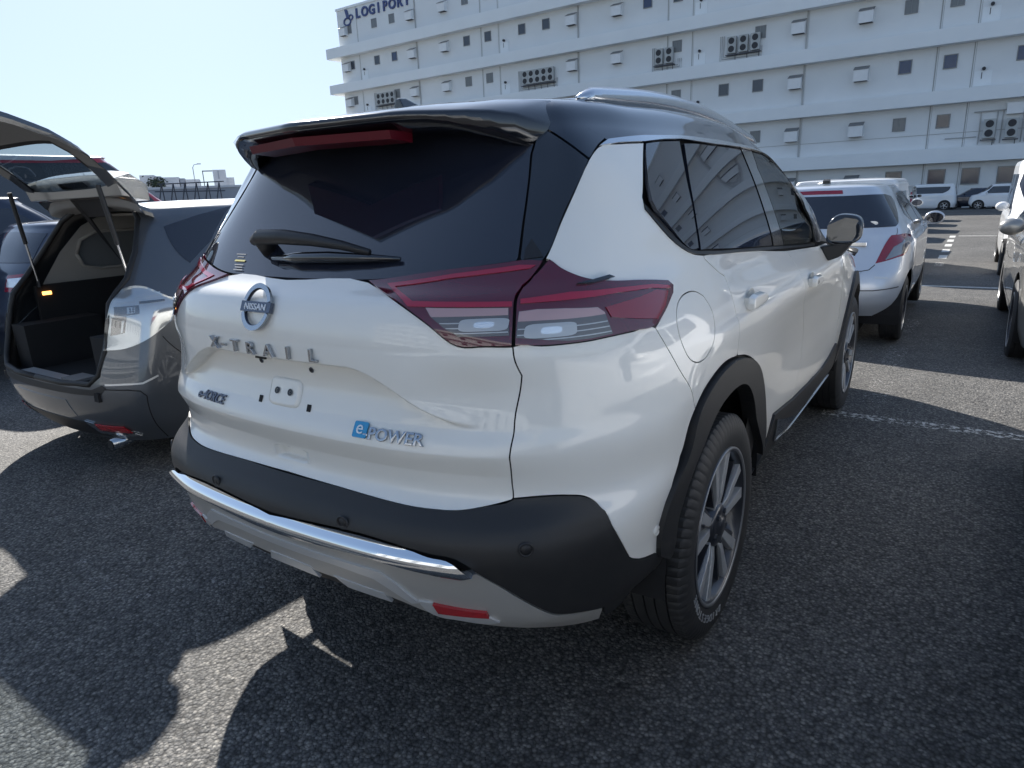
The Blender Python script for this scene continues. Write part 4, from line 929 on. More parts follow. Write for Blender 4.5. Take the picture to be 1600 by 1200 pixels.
    for s in (1, -1): panel('door_glass_corner', S, [(9.85, 11.1), (10.35, 11.12), (10.3, 12.1), (10.15, 12.4), (9.9, 11.7)], 'trim', car, side=s, gap=0, off=-.003)
    # lamps
    for s in (1, -1):
        l = panel('tail_lamp', S, T['outer_lamp'], 'lamp_smoke', car, off=.006, thick=.02, side=s, gap=.0015)
        for nm, k, m in (('clear_segment', 'lamp_clear_out', 'lamp_clear_dark'), ('light_guide', 'lamp_bar_out', 'lamp_red_bright'), ('red_segment', 'lamp_red_out', 'lamp_red')):
            panel(nm, S, T[k], m, l, off=.0085, thick=.002, side=s, gap=0)
        l2 = panel('gate_lamp', S, T['inner_lamp'], 'lamp_smoke', car, off=.006, thick=.02, side=s, gap=.0015)
        for nm, k, m in (('clear_segment', 'lamp_clear_in', 'lamp_clear_dark'), ('light_guide', 'lamp_bar_in', 'lamp_red_bright')):
            panel(nm, S, T[k], m, l2, off=.0085, thick=.002, side=s, gap=0)
        # optics inside the clear segments: pink band, black housing, satin bowl with a bright ribbed bulb window
        for key, par, cu in (('lamp_clear_out', l, .36), ('lamp_clear_in', l2, .70)):
            q = T[key]; lo, hi = q.min(0), q.max(0); w, h = hi-lo
            panel('upper_band', S, clip_v(q, lo[1]+h*.64, hi[1]), 'lamp_pink', par, off=.0092, thick=.001, side=s, gap=.0008)
            panel('lamp_housing', S, clip_v(q, lo[1]+h*.04, lo[1]+h*.60), 'lamp_clear_dark', par, off=.0092, thick=.001, side=s, gap=.0015)
            c = np.array([lo[0]+w*cu, lo[1]+h*.36])
            def sup(rx, rz, k=.55, dx=0, dz=0): return np.array([(c[0]+dx+rx*math.copysign(abs(math.cos(a_))**k, math.cos(a_)), c[1]+dz+rz*math.copysign(abs(math.sin(a_))**k, math.sin(a_))) for a_ in np.linspace(0, 2*math.pi, 24, endpoint=False)])
            panel('reflector_bowl', S, sup(w*.27, h*.20, .4), 'lamp_bowl', par, off=.0102, thick=.001, side=s, gap=0)
            panel('bulb_window', S, sup(w*.11, h*.10, .6), 'lamp_white', par, off=.0108, thick=.001, side=s, gap=0)
            for j in range(6):
                panel('lens_rib', S, sup(w*.012, h*(.10 if j in (2, 3) else .07), .7, w*(j-2.5)*.032, 0), 'lamp_white', par, off=.0114, thick=.001, side=s, gap=0)
            for j in range(3):
                z0 = lo[1]+h*(.10+.16*j); panel('lens_line', S, clip_v(q, z0, z0+h*.022), 'lamp_bowl', par, off=.0098, thick=.0006, side=s, gap=.002)
        # raised lamp wing
        panel('lamp_fin', S, [(3.62, 10.62), (4.15, 10.80), (4.25, 10.70), (3.9, 10.60)], 'black_gloss', l, off=.012, thick=.006, side=s, gap=0)
    # spoiler
    xs = np.linspace(0, .565, 15)
    def trail(x): return np.interp(x, [0, .3, .45, .52, .565], [.20, .275, .36, .43, .53])
    V = []; F = []
    for x in xs:
        y0 = trail(x); zt = np.interp(x, [0, .3, .48, .54, .565], [1.632, 1.637, 1.630, 1.618, 1.600])
        uu = np.linspace(0, 4.6, 60); Pt = S(uu, uu*0+15.3); Pb = S(uu, uu*0+14.2); mt = Pt[:, 0].argmax(); mb = Pb[:, 0].argmax()
        root_top = [x]+[np.interp(x, Pt[:mt+1, 0], Pt[:mt+1, k]) for k in (1, 2)]; rb = [x]+[np.interp(x, Pb[:mb+1, 0], Pb[:mb+1, k]) for k in (1, 2)]
        dp = float(sstep(.36, .55, x))
        ring = [(x, root_top[1]+.02, root_top[2]+.002), (x, (root_top[1]+y0)/2, (root_top[2]+zt)/2+.012), (x, y0+.02, zt+.006), (x, y0, zt-.004), (x, y0+.008+.02*dp, zt-.018-.045*dp), (x, y0+.05+.02*dp, zt-.034-.045*dp), (x, (y0+rb[1])/2+.03, (zt+rb[2])/2-.035), (x, rb[1]+.01, rb[2]+.0)]
        V += ring
    n = 8
    for i in range(len(xs)-1):
        for j in range(n-1): F.append((i*n+j, i*n+j+1, (i+1)*n+j+1, (i+1)*n+j))
    V = np.array(V); F2 = [tuple(q+len(V) for q in f)[::-1] for f in F]; VV = np.concatenate([V, V*[-1, 1, 1]])
    e = len(xs)-1; cap = tuple(e*n+j for j in range(n)); F += F2+[cap[::-1], tuple(q+len(V) for q in cap)]
    sp = mesh_obj('spoiler', VV, F, 'black_gloss', car)
    bm = bmesh.new(); bm.from_mesh(sp.data); bmesh.ops.remove_doubles(bm, verts=bm.verts, dist=1e-4); bmesh.ops.recalc_face_normals(bm, faces=bm.faces); bm.to_mesh(sp.data); bm.free(); sp.data.shade_auto_smooth(angle=.9) if hasattr(sp.data, 'shade_auto_smooth') else sp.data.shade_smooth()
    # top skin in roof colour
    m = MB(); 
    V = []; F = []
    for i, x in enumerate(np.linspace(-.52, .52, 21)):
        y0 = trail(abs(x)); zt = np.interp(abs(x), [0, .3, .48, .54, .565], [1.632, 1.637, 1.630, 1.618, 1.600]); V += [(x, y0+.03, zt+.012), (x, y0+.30, zt+.045)]
    # high brake lamp below the trailing edge
    m = MB(); pts = np.linspace(-.27, .27, 13)
    V = []; F = []
    for x in pts:
        y0 = trail(abs(x)); V += [(x, y0+.016, 1.600), (x, y0+.024, 1.580), (x, y0+.10, 1.574), (x, y0+.10, 1.600)]
    for i in range(len(pts)-1):
        for j in range(4): F.append((i*4+j, i*4+(j+1) % 4, (i+1)*4+(j+1) % 4, (i+1)*4+j))
    F += [(0, 1, 2, 3), tuple(len(V)-4+j for j in range(4))[::-1]]
    o = mesh_obj('high_brake_lamp', V, F, 'lamp_brake', car)
    # roof rails
    for s in (1, -1):
        V = []; F = []; N_ = 30
        for i in range(N_+1):
            t = i/N_; y = .74+t*1.75; uvx = np.interp(y, [.7, 1.22, 1.52, 1.82, 2.5], [5.2, 7, 8, 9, 10]); P = S(np.array([uvx]), np.array([15.35]))[0]
            h = .052*min(1, math.sin(math.pi*min(max(t, .0), 1))**.35*1.0) if 0 < t < 1 else .0
            w = .017; x = .545-.0*t; z = P[2]-.004
            V += [(x-w, y, z), (x-w*.8, y, z+h*.8+.004), (x-w*.2, y, z+h+.006), (x+w*.9, y, z+h*.75+.004), (x+w*1.2, y, z-.01)]
        for i in range(N_):
            for j in range(5): F.append((i*5+j, i*5+(j+1) % 5, (i+1)*5+(j+1) % 5, (i+1)*5+j))
        F += [tuple(range(5)), tuple(N_*5+j for j in range(5))[::-1]]
        V = np.array(V)*[s, 1, 1]; o = MB().add(V, F).build('roof_rail', 'chrome_soft', car); o.data.shade_smooth()
    # shark fin aerial
    V = []; F = []; prof = [(0, 0), (.0, .055), (.03, .058), (.10, .035), (.16, .0)]
    m = MB(); m.prism(prof, lambda p: (-.035*(1-p[1]/.07), .62+p[0], 1.672+p[1]), lambda p: (.035*(1-p[1]/.07), .62+p[0], 1.672+p[1])); m.build('shark_fin_aerial', 'black_gloss', car, bevel=.004)
    # dark shell under the skin (shows in the shut lines)
    shell = [(0, 0), (5.5, 0)]+[tuple(v) for v in ai[::-1]]+[(6.75, .05), (10.7, .05)]+[tuple(v) for v in circ_side(3.73, .445, math.pi-.12, .12)]+[(12.6, 0), (15, 0), (15, 17), (0, 17)]
    q10 = [(8.55, 11.25), (9.85, 11.2), (9.9, 12.2), (9.95, 13.4), (9.3, 13.75), (8.75, 13.7)]
    for s in (1, -1): panel('inner_shell', S, shell, 'dark', car, off=-.016, gap=0, thick=0, side=s, holes=[q10, [(10.6, 12.1), (14.9, 12.1), (14.9, 14.5), (10.6, 14.4)]], st=(.2, .2))
    # wheels and wells
    for s in (1, -1):
        for yc in (1.025, 3.73):
            wheel(car, .793*s if s > 0 else -.793, yc, .37, s, .37, .225, .258, 'suv', text=[('BRIDGESTONE', math.radians(-93), -.112)] if (s > 0 and yc < 2) else None, seg=390 if yc < 2 and s > 0 else 99, rot=0 if yc < 2 else .5)
            V, F = [], []
            A = np.linspace(-.02, math.pi+.02, 22)
            for a in A: V += [(.50*s, yc+.50*math.cos(a), .37+.50*math.sin(a)), (.885*s, yc+.475*math.cos(a), .37+.475*math.sin(a))]
            for i in range(21): F.append((2*i, 2*i+1, 2*i+3, 2*i+2))
            mesh_obj('wheel_well', V+[(.50*s, yc-.5, .30), (.50*s, yc+.5, .30), (.50*s, yc+.5, .87), (.50*s, yc-.5, .87)], F+[(len(V), len(V)+1, len(V)+2, len(V)+3)], 'well', car)
    m = MB(); m.box(-.70, .70, .75, 4.3, .30, .44); m.box(-.66, .66, .28, .58, .47, .70); m.box(-.49, .49, .603, 4.2, .443, .75); m.build('underbody', 'dark', car)  # last two boxes added inside the body to stop light leaking through
    # door handles
    for s in (1, -1):
        for yc, zc in ((1.27, 1.078), (2.27, 1.018)):
            m = MB(); uv = L.side([(yc, zc)]); P, n = L.frame(uv); xo = P[0]
            prof = [(-.095, .0), (-.09, .020), (-.05, .026), (.04, .023), (.09, .010), (.095, -.012), (.05, -.022), (-.05, -.026), (-.09, -.022)]
            m.prism(prof, lambda p: ((xo+.014)*s, yc+p[0], zc+p[1]), lambda p: ((xo+.036)*s, yc+p[0]*.94, zc+p[1]*.8)); h = m.build('door_handle', 'pearl', car, bevel=.006)
            V, F = lathe([(0, .001), (-.012, .045), (0, .058)], 24)
            rec = MB(); rec.add([((xo-.0015+q[0]*.2)*s, yc-.0+q[1]*1.0, zc+q[2]*.62) for q in V], F); rec.build('handle_cup', 'pearl', car).data.shade_smooth()
            m = MB(); m.box((xo+.0)*s, (xo+.030)*s, yc-.085, yc-.072, zc-.018, zc+.016); m.box((xo)*s, (xo+.03)*s, yc+.07, yc+.082, zc-.014, zc+.006); m.build('handle_mount', 'pearl', h)
            if yc > 2: m = MB(); m.box((xo+.0355)*s, (xo+.0375)*s, yc-.052, yc-.040, zc-.008, zc+.006); m.build('keyhole', 'trim', h)
    # mirrors
    for s in (1, -1):
        bm = bmesh.new(); bmesh.ops.create_icosphere(bm, subdivisions=4, radius=1)
        for v in bm.verts:
            x, y, z = v.co; bx = abs(z)**1.0; y2 = max(y, -.45)
            x = abs(x)**.7*math.copysign(1, x)*.93; X = .940+.088*x*(1-.10*z)+.01*z; Y = 2.80+.085*y2+.02*z-.012*x; Z = 1.208+.076*(abs(z)**.62*math.copysign(1, z))*(1-.10*x)
            v.co = (X*s, Y, Z)
        me = bpy.data.meshes.new('door_mirror'); bmesh.ops.recalc_face_normals(bm, faces=bm.faces); bm.to_mesh(me); bm.free(); me.materials.append(MT['black_gloss']); me.shade_smooth()
        o = bpy.data.objects.new('door_mirror', me); COL.objects.link(o); o.parent = car
        m = MB(); m.add([((.940+.074*abs(math.cos(a))**.7*math.copysign(1, math.cos(a)))*s, 2.745+.014*math.cos(a)+.01*math.sin(a), 1.207+.060*abs(math.sin(a))**.7*math.copysign(1, math.sin(a))) for a in np.linspace(0, 2*math.pi, 20, endpoint=False)], [tuple(range(20))]); m.build('mirror_glass', 'black_gloss', o)
        m = MB(); m.prism([(.835, 1.125), (.985, 1.150), (.93, 1.075), (.88, 1.055)], lambda p: (p[0]*s, 2.745, p[1]), lambda p: (p[0]*s, 2.84, p[1])); m.build('mirror_foot', 'plastic', o, bevel=.008)
    # tailgate marks -------------------------------------------------
    def onr(nm, V, F, m, x0, z0, off=.002, rot=0, par=gate):
        wide = max(abs(v[0]) for v in V) > .045 and not nm.startswith('emblem')
        return mesh_obj(nm, (on_rear if wide else on_rear_flat)(L, V, x0, z0, off, rot), F, m, par)
    lx, lz = -.030, 1.187
    def arc(r0, r1, a0, a1, h=.006, n=26, ky=1.0):
        V = []; F = []
        for i in range(n+1):
            a = a0+(a1-a0)*i/n
            for r, z in ((r0, 0), (r0+.0015, h), (r1-.0015, h), (r1, 0)): V.append((r*math.cos(a), r*ky*math.sin(a), z))
        for i in range(n):
            for j in range(3): F.append((i*4+j, i*4+j+1, (i+1)*4+j+1, (i+1)*4+j))
        return V, F
    for a0, a1 in ((math.radians(16), math.radians(164)), (math.radians(196), math.radians(344))):
        V, F = arc(.055, .0462, a0, a1, .009, ky=1.10); onr('emblem_ring', V, F, 'chrome_dark', lx, lz)
        V, F = arc(.0462, .0435, a0, a1, .004, ky=1.10); onr('emblem_ring_edge', V, F, 'badge_dark', lx, lz)
    m = MB(); m.box(-.060, .060, -.0135, .0135, 0, .010); onr('emblem_bar', m.V, [f for f in m.F], 'badge_dark', lx, lz)
    V, F = text_mesh('NISSAN', .0232, .0012, bev=.0002, sx=1.12); onr('emblem_letters', V, F, 'letter_white', lx, lz-.001, .0125)
    bx_ = np.linspace(-.233, .172, 7)
    for chh, x in zip('X-TRAIL', (-.233, -.182, -.132, -.062, .012, .086, .172)):
        if chh == '-': m = MB(); m.box(-.012, .012, -.003, .003, 0, .006); V, F = m.V, m.F
        else: V, F = text_mesh(chh, .044, .004, bev=.0010, sx=1.25)
        P_, n_ = L.frame(L.rear([(abs(x), 1.082)])); n_ = np.array([n_[0]*(1 if x > 0 else -1), n_[1], 0]); n_ /= np.linalg.norm(n_); r_ = np.array([-n_[1], n_[0], 0])
        c_ = P_*[1 if x > 0 else -1, 1, 1]+n_*.003; mesh_obj('name_letter', [tuple(c_+r_*a+np.array([0, 0, 1])*b+n_*(c+.003)) for a, b, c in V], F, 'chrome_dark', gate)
    # e-4ORCE and e-POWER badges
    V, F = text_mesh('e-4ORCE', .033, .0018, bev=.0009, shear=.2, sx=1.15); onr('drive_badge', V, F, 'badge_dark', -.335, .905, .003)
    m = MB(); m.prism([(-.018, -.02), (.018, -.02), (.021, -.017), (.021, .017), (.018, .02), (-.018, .02), (-.021, .017), (-.021, -.017)], lambda p: (p[0], p[1], 0), lambda p: (p[0], p[1], .004))
    onr('hybrid_badge_square', m.V, m.F, 'badge_blue', .289, .905, .002)
    V, F = text_mesh('e', .048, .001, sx=1.); onr('hybrid_badge_letter', V, F, 'letter_white', .288, .908, .0072)
    V, F = text_mesh('-POWER', .035, .0026, bev=.0012, sx=1.26); onr('hybrid_badge_word', V, F, 'chrome_dark', .383, .899, .003)
    # number plate mount
    def blob(w, h, d, r=.35, n=32):
        V = [(0, 0, d)]; F = []
        for k, (q, z) in enumerate(((.80, d), (.93, d*.9), (1.0, 0))):
            for i in range(n):
                a = 2*math.pi*i/n; c, s_ = math.cos(a), math.sin(a); V.append((w*q*math.copysign(abs(c)**r, c), h*q*math.copysign(abs(s_)**r, s_), z))
        F += [(0, 1+i, 1+(i+1) % n) for i in range(n)]
        for k in range(2): F += [(1+k*n+i, 1+(k+1)*n+i, 1+(k+1)*n+(i+1) % n, 1+k*n+(i+1) % n) for i in range(n)]
        return V, F
    V, F = blob(.062, .036, .007); o = onr('plate_mount', V, F, 'pearl', -.002, .960, .0005); o.data.shade_smooth()
    for x in (-.027, .025):
        V, F = arc(.008, .0055, 0, 2*math.pi-.001, .002, 16); onr('mount_screw_ring', V, F, 'trim', x, .960, .0085); V, F = blob(.0025, .0025, .001, 1, 10); onr('mount_screw', V, F, 'trim', x, .960, .009)
    for x, z in ((-.099, .931), (.097, .931)):
        m = MB(); m.box(-.007, .007, -.0095, .0095, 0, .0012); onr('plate_clip', m.V, m.F, 'dark', x, z, .001)
    for x, z in ((-.095, 1.036), (.104, 1.030)):
        V, F = blob(.008, .008, .002, 1, 16); onr('plate_hole', V, F, 'badge_dark', x, z, .001); V, F = blob(.0035, .0035, .001, 1, 10); onr('plate_hole_core', V, F, 'dark', x, z, .0035)
    m = MB(); m.prism([(-.022, .006), (.022, .006), (.014, -.004), (-.010, -.004)], lambda p: (p[0], p[1], 0), lambda p: (p[0], p[1], .006)); onr('reversing_camera', m.V, m.F, 'dark', -.072, 1.054, .003)
    # parking sensors
    def disc(x, y, z, nx, ny, r, m, nm, par):
        nrm_ = Vector((nx, ny, 0)).normalized(); t1 = Vector((-nrm_.y, nrm_.x, 0)); V = []; c = Vector((x, y, z))
        prof = [(r*1.35, .000), (r*1.25, .004), (r*1.02, .004), (r*.98, .0005), (r*.9, .003), (0, .003)]; nn = 20; F = []
        for q, d in prof:
            for i in range(nn): a = 2*math.pi*i/nn; V.append(c+nrm_*d+t1*q*math.cos(a)+Vector((0, 0, 1))*q*math.sin(a))
        for k in range(len(prof)-1): F += [(k*nn+i, k*nn+(i+1) % nn, (k+1)*nn+(i+1) % nn, (k+1)*nn+i) for i in range(nn)]
        o = mesh_obj(nm, V, F, m, par); o.data.shade_smooth(); return o
    for s in (1, -1):
        for u, v in ((3.27, 3.33), (.85, 3.56)):
            P, n = L.frame([(u, v)]); P = P+n*.004; disc(P[0]*s, P[1], P[2], n[0]*s, n[1], .014, 'plastic_dark', 'parking_sensor', car)
        P, n = L.frame([(5.09, 2.2)]); disc(P[0]*s, P[1], P[2], n[0]*s, n[1], .011, 'pearl', 'parking_sensor', car)
    # rear wiper
    P0 = S(*np.array([[.52], [11.54]]))[0]*[-1, 1, 1]; 
    def wp(x, z, off): 
        P, n = L.frame(L.rear([(abs(x), z)])); sg = -1 if x < 0 else 1; return Vector(((P[0]+n[0]*off)*sg, P[1]+n[1]*off, P[2]+n[2]*off))
    m = MB(); m.tube([wp(-.165, 1.318, .0), wp(-.165, 1.318, .045)], [.026, .020], 14)
    pts = [wp(-.19, 1.315, .04), wp(-.15, 1.317, .052), wp(-.05, 1.318, .050), wp(.06, 1.314, .045), wp(.16, 1.308, .036), wp(.25, 1.300, .024)]
    m.tube(pts, [.014, .021, .020, .016, .012, .008], 10); w_ = m.build('rear_wiper', 'plastic_dark', car); w_.data.shade_smooth()
    m = MB(); bp_ = [wp(-.10, 1.290, .014), wp(.0, 1.291, .016), wp(.12, 1.293, .016), wp(.24, 1.294, .013), wp(.335, 1.296, .008)]; m.tube(bp_, [.005, .014, .015, .011, .005], 8); m.build('wiper_blade', 'black_gloss', w_).data.shade_smooth()
    # sticker on the window
    m = MB(); m.box(-.028, .028, -.003, .003, 0, .0004); onr('window_sticker', m.V, m.F, 'sticker', -.275, 1.288, .001, 0, rg)
    for i, (z, w2) in enumerate(((1.304, .026), (1.297, .018), (1.278, .024), (1.272, .02), (1.266, .024))):
        m = MB(); m.box(-w2, w2, -.0014, .0014, 0, .0004); onr('sticker_print', m.V, m.F, 'sticker_w', -.275-(z-1.288)*1.1, z, .001, 0, rg)
    # simple cabin seen through the clear front glass
    m = MB(); m.box(-.72, .72, 2.75, 3.05, .75, 1.12); m.box(-.70, .70, .7, 2.9, .55, .62); m.build('dashboard', 'interior', car, bevel=.03)
    for s in (.38, -.38):
        m = MB(); m.box(s-.25, s+.25, 1.95, 2.45, .62, .82); m.box(s-.24, s+.24, 1.78, 1.95, .75, 1.34); m.box(s-.13, s+.13, 1.76, 1.86, 1.36, 1.52); m.build('front_seat', 'interior', car, bevel=.04)
    V, F = lathe([(-.012, .17), (0, .185), (.012, .17), (0, .155), (-.012, .17)], 28); m = MB().add([(.38+q[1], 2.55+q[0]*1.0+q[2]*.35, 1.02+q[2]*.93) for q in V], F); m.build('steering_wheel', 'interior', car)
    m = MB(); m.tube([(.62, 2.62, 1.12), (.50, 2.70, 1.22), (.45, 2.72, 1.19)], .02, 8); m.build('cabin_mirror', 'interior', car)
    return car
suv()
# ------------------------------------------------------------------ other vehicles
def strip(name, S, pts, w, m, parent, side=1, off=.0015):
    p = np.array(pts, float); q = []
    for a, b in zip(p[:-1], p[1:]):
        n = max(2, int(np.abs(b-a).max()/.12)); q += [a+(b-a)*i/n for i in range(n)]
    q.append(p[-1]); q = np.array(q); P = S(q[:, 0], q[:, 1]); N = S.nrm(q[:, 0], q[:, 1]); t = np.gradient(P, axis=0); t /= np.linalg.norm(t, axis=1, keepdims=True)
    b = np.cross(N, t); V = np.concatenate([P+N*off+b*w/2, P+N*off-b*w/2])*[side, 1, 1]; n = len(P); F = [(i, n+i, n+i+1, i+1) for i in range(n-1)]
    return mesh_obj(name, V, F if side > 0 else [f[::-1] for f in F], m, parent)
def vehicle(name, label, cat, net, pos, rz, paint, gc=.2, wheels=(), R=.30, track=.72, sides=(), rears=(), fronts=(), style='ten', group=None, body_poly=None, mirror=None, seams=(), parts=(1, -1), wseg=60, rimr=None, bst=(.2, .2)):
    S = Surf(net); L = Loc(S); t = thing(name, label, cat, (pos[0], pos[1], gz(pos[1]) if len(pos) < 3 else pos[2]), rz, group)
    low = [(0, 0)]
    for yc in wheels:
        a0 = math.asin(min(.9, (R-gc-.02)/(R+.07))) if R > gc else 0
        arc_ = L.side([(yc-(R+.065)*math.cos(a), R+(R+.065)*math.sin(a)) for a in np.linspace(-a0+.12, math.pi+a0-.12, 20)])
        arc_[0, 1] = arc_[-1, 1] = 0; low += [tuple(v) for v in arc_]
    poly = low+[(S.C, 0), (S.C, S.R)]+(body_poly or [(0, S.R)])
    body = panel('body', S, poly, paint, t, side=0, gap=0, thick=.012, st=bst)
    for nm, pts, m in sides:
        uv = L.side(pts) if np.array(pts).max() < 4.9 and nm[0] != '@' else np.array(pts)
        for s in parts: panel(nm.strip('@'), S, uv, m, t, off=.003, gap=0, thick=.003, side=s, st=(.15, .2))
    for nm, pts, m, mode in rears:
        uv = L.rear(pts) if nm[0] != '@' else np.array(pts, float)
        for s in ((0,) if mode == 0 else (1, -1)): panel(nm.strip('@'), S, uv, m, t, off=.004, gap=0, thick=.004, side=s, st=(.15, .2))
    for nm, pts, m in fronts:
        for s in (1, -1): panel(nm, S, np.array(pts, float), m, t, off=.003, gap=0, thick=.003, side=s, st=(.2, .2))
    for pts in seams:
        for s in (1, -1): strip('shut_line', S, L.side(pts), .006, 'dark', t, s)
    for yc in wheels:
        for s in (1, -1):
            wheel(t, s*track, yc, R, s, R, .185, rimr or R*.68, style, seg=wseg, rot=yc)
            V = []; F = []
            for a in np.linspace(-.3, math.pi+.3, 16): V += [(s*(track-.25), yc+(R+.07)*math.cos(a), R+(R+.07)*math.sin(a)), (s*(track+.075), yc+(R+.06)*math.cos(a), R+(R+.06)*math.sin(a))]
            for i in range(15): F.append((2*i, 2*i+1, 2*i+3, 2*i+2))
            k = len(V); V += [(s*(track-.25), yc-.5, .1), (s*(track-.25), yc+.5, .1), (s*(track-.25), yc+.5, R*2.3), (s*(track-.25), yc-.5, R*2.3)]
            mesh_obj('wheel_well', V, F+[(k, k+1, k+2, k+3)], 'well', t)
    Lc = net[:, -1, 1].max(); m = MB(); m.box(-track+.15, track-.15, .3, Lc-.3, gc-.02, gc+.12); m.build('underbody', 'dark', t)
    if mirror:
        y, z, m_ = mirror[:3]; hw = net[:8, 8, 0].max()
        for s in (1, -1):
            bm = bmesh.new(); bmesh.ops.create_icosphere(bm, subdivisions=3, radius=1)
            for v in bm.verts: v.co = ((hw+.055+.10*v.co.x)*s, y+.07*max(v.co.y, -.4), z+.075*v.co.z)
            me = bpy.data.meshes.new('door_mirror'); bmesh.ops.recalc_face_normals(bm, faces=bm.faces); bm.to_mesh(me); bm.free(); me.materials.append(MT[m_]); me.shade_smooth()
            o = bpy.data.objects.new('door_mirror', me); COL.objects.link(o); o.parent = t
            m = MB(); m.add([((hw+.055+.085*math.cos(a))*s, y-.030, z+.055*math.sin(a)) for a in np.linspace(0, 6.283, 16, endpoint=False)], [tuple(range(16))]); m.build('mirror_glass', 'glass', o)
    return t, S, L
# --- dark wagon with its tailgate up
def wagon():
    net = car_net(4.4, 1.695, 1.52, 1.02, .98, [(.2, .14), (.35, .03), (.5, 0), (.62, .02), (.9, .10), (1.0, .13), (1.05, .17), (1.3, .34), (1.45, .46), (1.5, .55)], 3.0, 2.25, .60, rc=1.1)
    op = [(0, 11.25), (1.2, 11.2), (2.2, 10.85), (2.8, 9.8), (3.15, 8.5), (3.1, 7.5), (2.85, 6.9), (2.72, 5.8), (2.68, 4.7), (2.64, 3.8), (2.46, 2.95), (2.1, 2.6), (.9, 2.55), (0, 2.58)]
    t, S, L = vehicle('estate_car', 'dark steel blue estate car with raised tailgate and empty boot', 'estate car', net, (-2.95, .58, -.02), 0, 'grey_paint', wheels=(.95, 3.45), R=.305, track=.745,
        body_poly=[(0, 13)]+op, sides=[('quarter_window', [], 'glass')][:0], style='ten', mirror=(2.75, 1.05, 'grey_paint'), bst=(.12, .14))
    W_ = {k: (smooth_poly(TR2['wagon_'+k]) if k in ('lamp', 'qwin') else np.array(TR2['wagon_'+k], float)) for k in ('lamp', 'qwin', 'seam1', 'seam2', 'reflector')}
    for s in (1, -1):
        panel('quarter_window', S, W_['qwin'], 'glass', t, off=.003, gap=0, thick=.004, side=s)
        panel('side_window', S, L.side([(1.15, 1.10), (2.0, 1.07), (2.0, 1.42), (1.35, 1.43)]), 'glass', t, off=.003, gap=0, thick=.003, side=s)
        panel('side_window', S, L.side([(2.06, 1.07), (2.95, 1.06), (2.6, 1.25), (2.3, 1.40), (2.06, 1.42)]), 'glass', t, off=.003, gap=0, thick=.003, side=s)
        lb = panel('tail_lamp', S, W_['lamp'], 'lamp_white', t, off=.004, gap=0, thick=.01, side=s)
        c = W_['lamp'].mean(0); q = W_['lamp']
        def sub(k, dx=0, dy=0, sx=1.): return (q-c)*[k*sx, k]+c+[dx, dy]
        panel('lamp_chamber', S, sub(.84, 0, .02), 'lamp_white', lb, off=.006, gap=0, thick=.002, side=s)
        def pf(cu, cv, w, h): return [(cu-w, cv-h), (cu+w, cv-h*.8), (cu+w, cv+h), (cu-w, cv+h*.9)]
        for cu, cv, w, h, m in ((3.35, 6.2, .32, .45, 'lamp_white'), (3.9, 6.45, .5, .22, 'lamp_white'), (4.2, 5.75, .4, .13, 'lamp_clear'), (3.35, 5.2, .42, .30, 'lamp_clear'), (3.5, 5.2, .13, .2, 'lamp_white'), (3.75, 4.55, .55, .22, 'lamp_white'), (3.1, 4.6, .25, .3, 'lamp_clear')):
            panel('lamp_facet', S, pf(cu, cv, w, h), m, lb, off=.0075, gap=0, thick=.001, side=s)
        panel('lamp_lens', S, sub(1.0), 'lens_glass', lb, off=.016, gap=0, thick=.012, side=s)
        panel('reflector_lamp', S, [(1.75, .95), (2.85, .90), (2.95, .55), (1.7, .62)], 'reflector', t, off=.010, gap=0, thick=.006, side=s)
        panel('reflector_surround', S, [(1.35, 1.05), (1.72, .98), (1.68, .55), (2.98, .50), (3.15, .35), (1.5, .38)], 'chrome_soft', t, off=.008, gap=0, thick=.006, side=s)
        strip('shut_line', S, W_['seam1'], .005, 'dark', t, s); strip('shut_line', S, [(2.7, 2.45), (3.5, 2.4), (3.9, 2.32), (4.08, 2.1), (4.0, 1.3), (3.9, .1)], .006, 'dark', t, s)
        strip('bumper_edge', S, [(2.72, 2.62), (3.4, 2.62), (4.0, 2.6), (4.5, 2.8)], .010, 'silver_light', t, s)
        strip('shut_line', S, L.side([(1.05, 1.35), (1.12, 1.0), (1.35, .75), (1.38, .62)]), .006, 'dark', t, s)
        strip('roof_channel', S, [(3.2, 11.05), (5, 11.2), (7, 11.2), (9, 11.1), (10, 11)], .012, 'dark', t, s)
    for s in (0,):
        panel('bumper_step', S, [(0, 2.45), (2.2, 2.42), (2.6, 2.6), (2.75, 2.5), (2.5, 2.2), (0, 2.18)], 'plastic_dark', t, off=.002, gap=0, thick=.004, side=0)
        panel('bumper_lower', S, [(0, 1.0), (1.3, .98), (1.3, .45), (1.8, .15), (0, .02)], 'plastic_dark', t, off=.003, gap=0, thick=.004, side=0)
        panel('number_plate_recess', S, [(0, 1.9), (1.0, 1.9), (1.15, 1.2), (0, 1.2)], 'grey_paint', t, off=.003, gap=0, thick=.004, side=0)
    P = S(*np.array(op).T); m = MB()
    for s in (1, -1): m.tube([(p[0]*s, p[1]+.006, p[2]) for p in P], .017, 8)
    m.build('opening_seal', 'seal', t).data.shade_smooth()
    # boot interior
    m = MB(); m.box(-.60, .60, .06, 1.55, .47, .52); m.build('boot_floor', 'carpet', t)
    m = MB(); m.box(-.30, .30, .05, .12, .521, .56); m.build('sill_plate', 'silver_light', t); m = MB(); m.box(.24, .40, .045, .16, .5605, .575); m.build('latch_cover', 'hatch_inner', t)
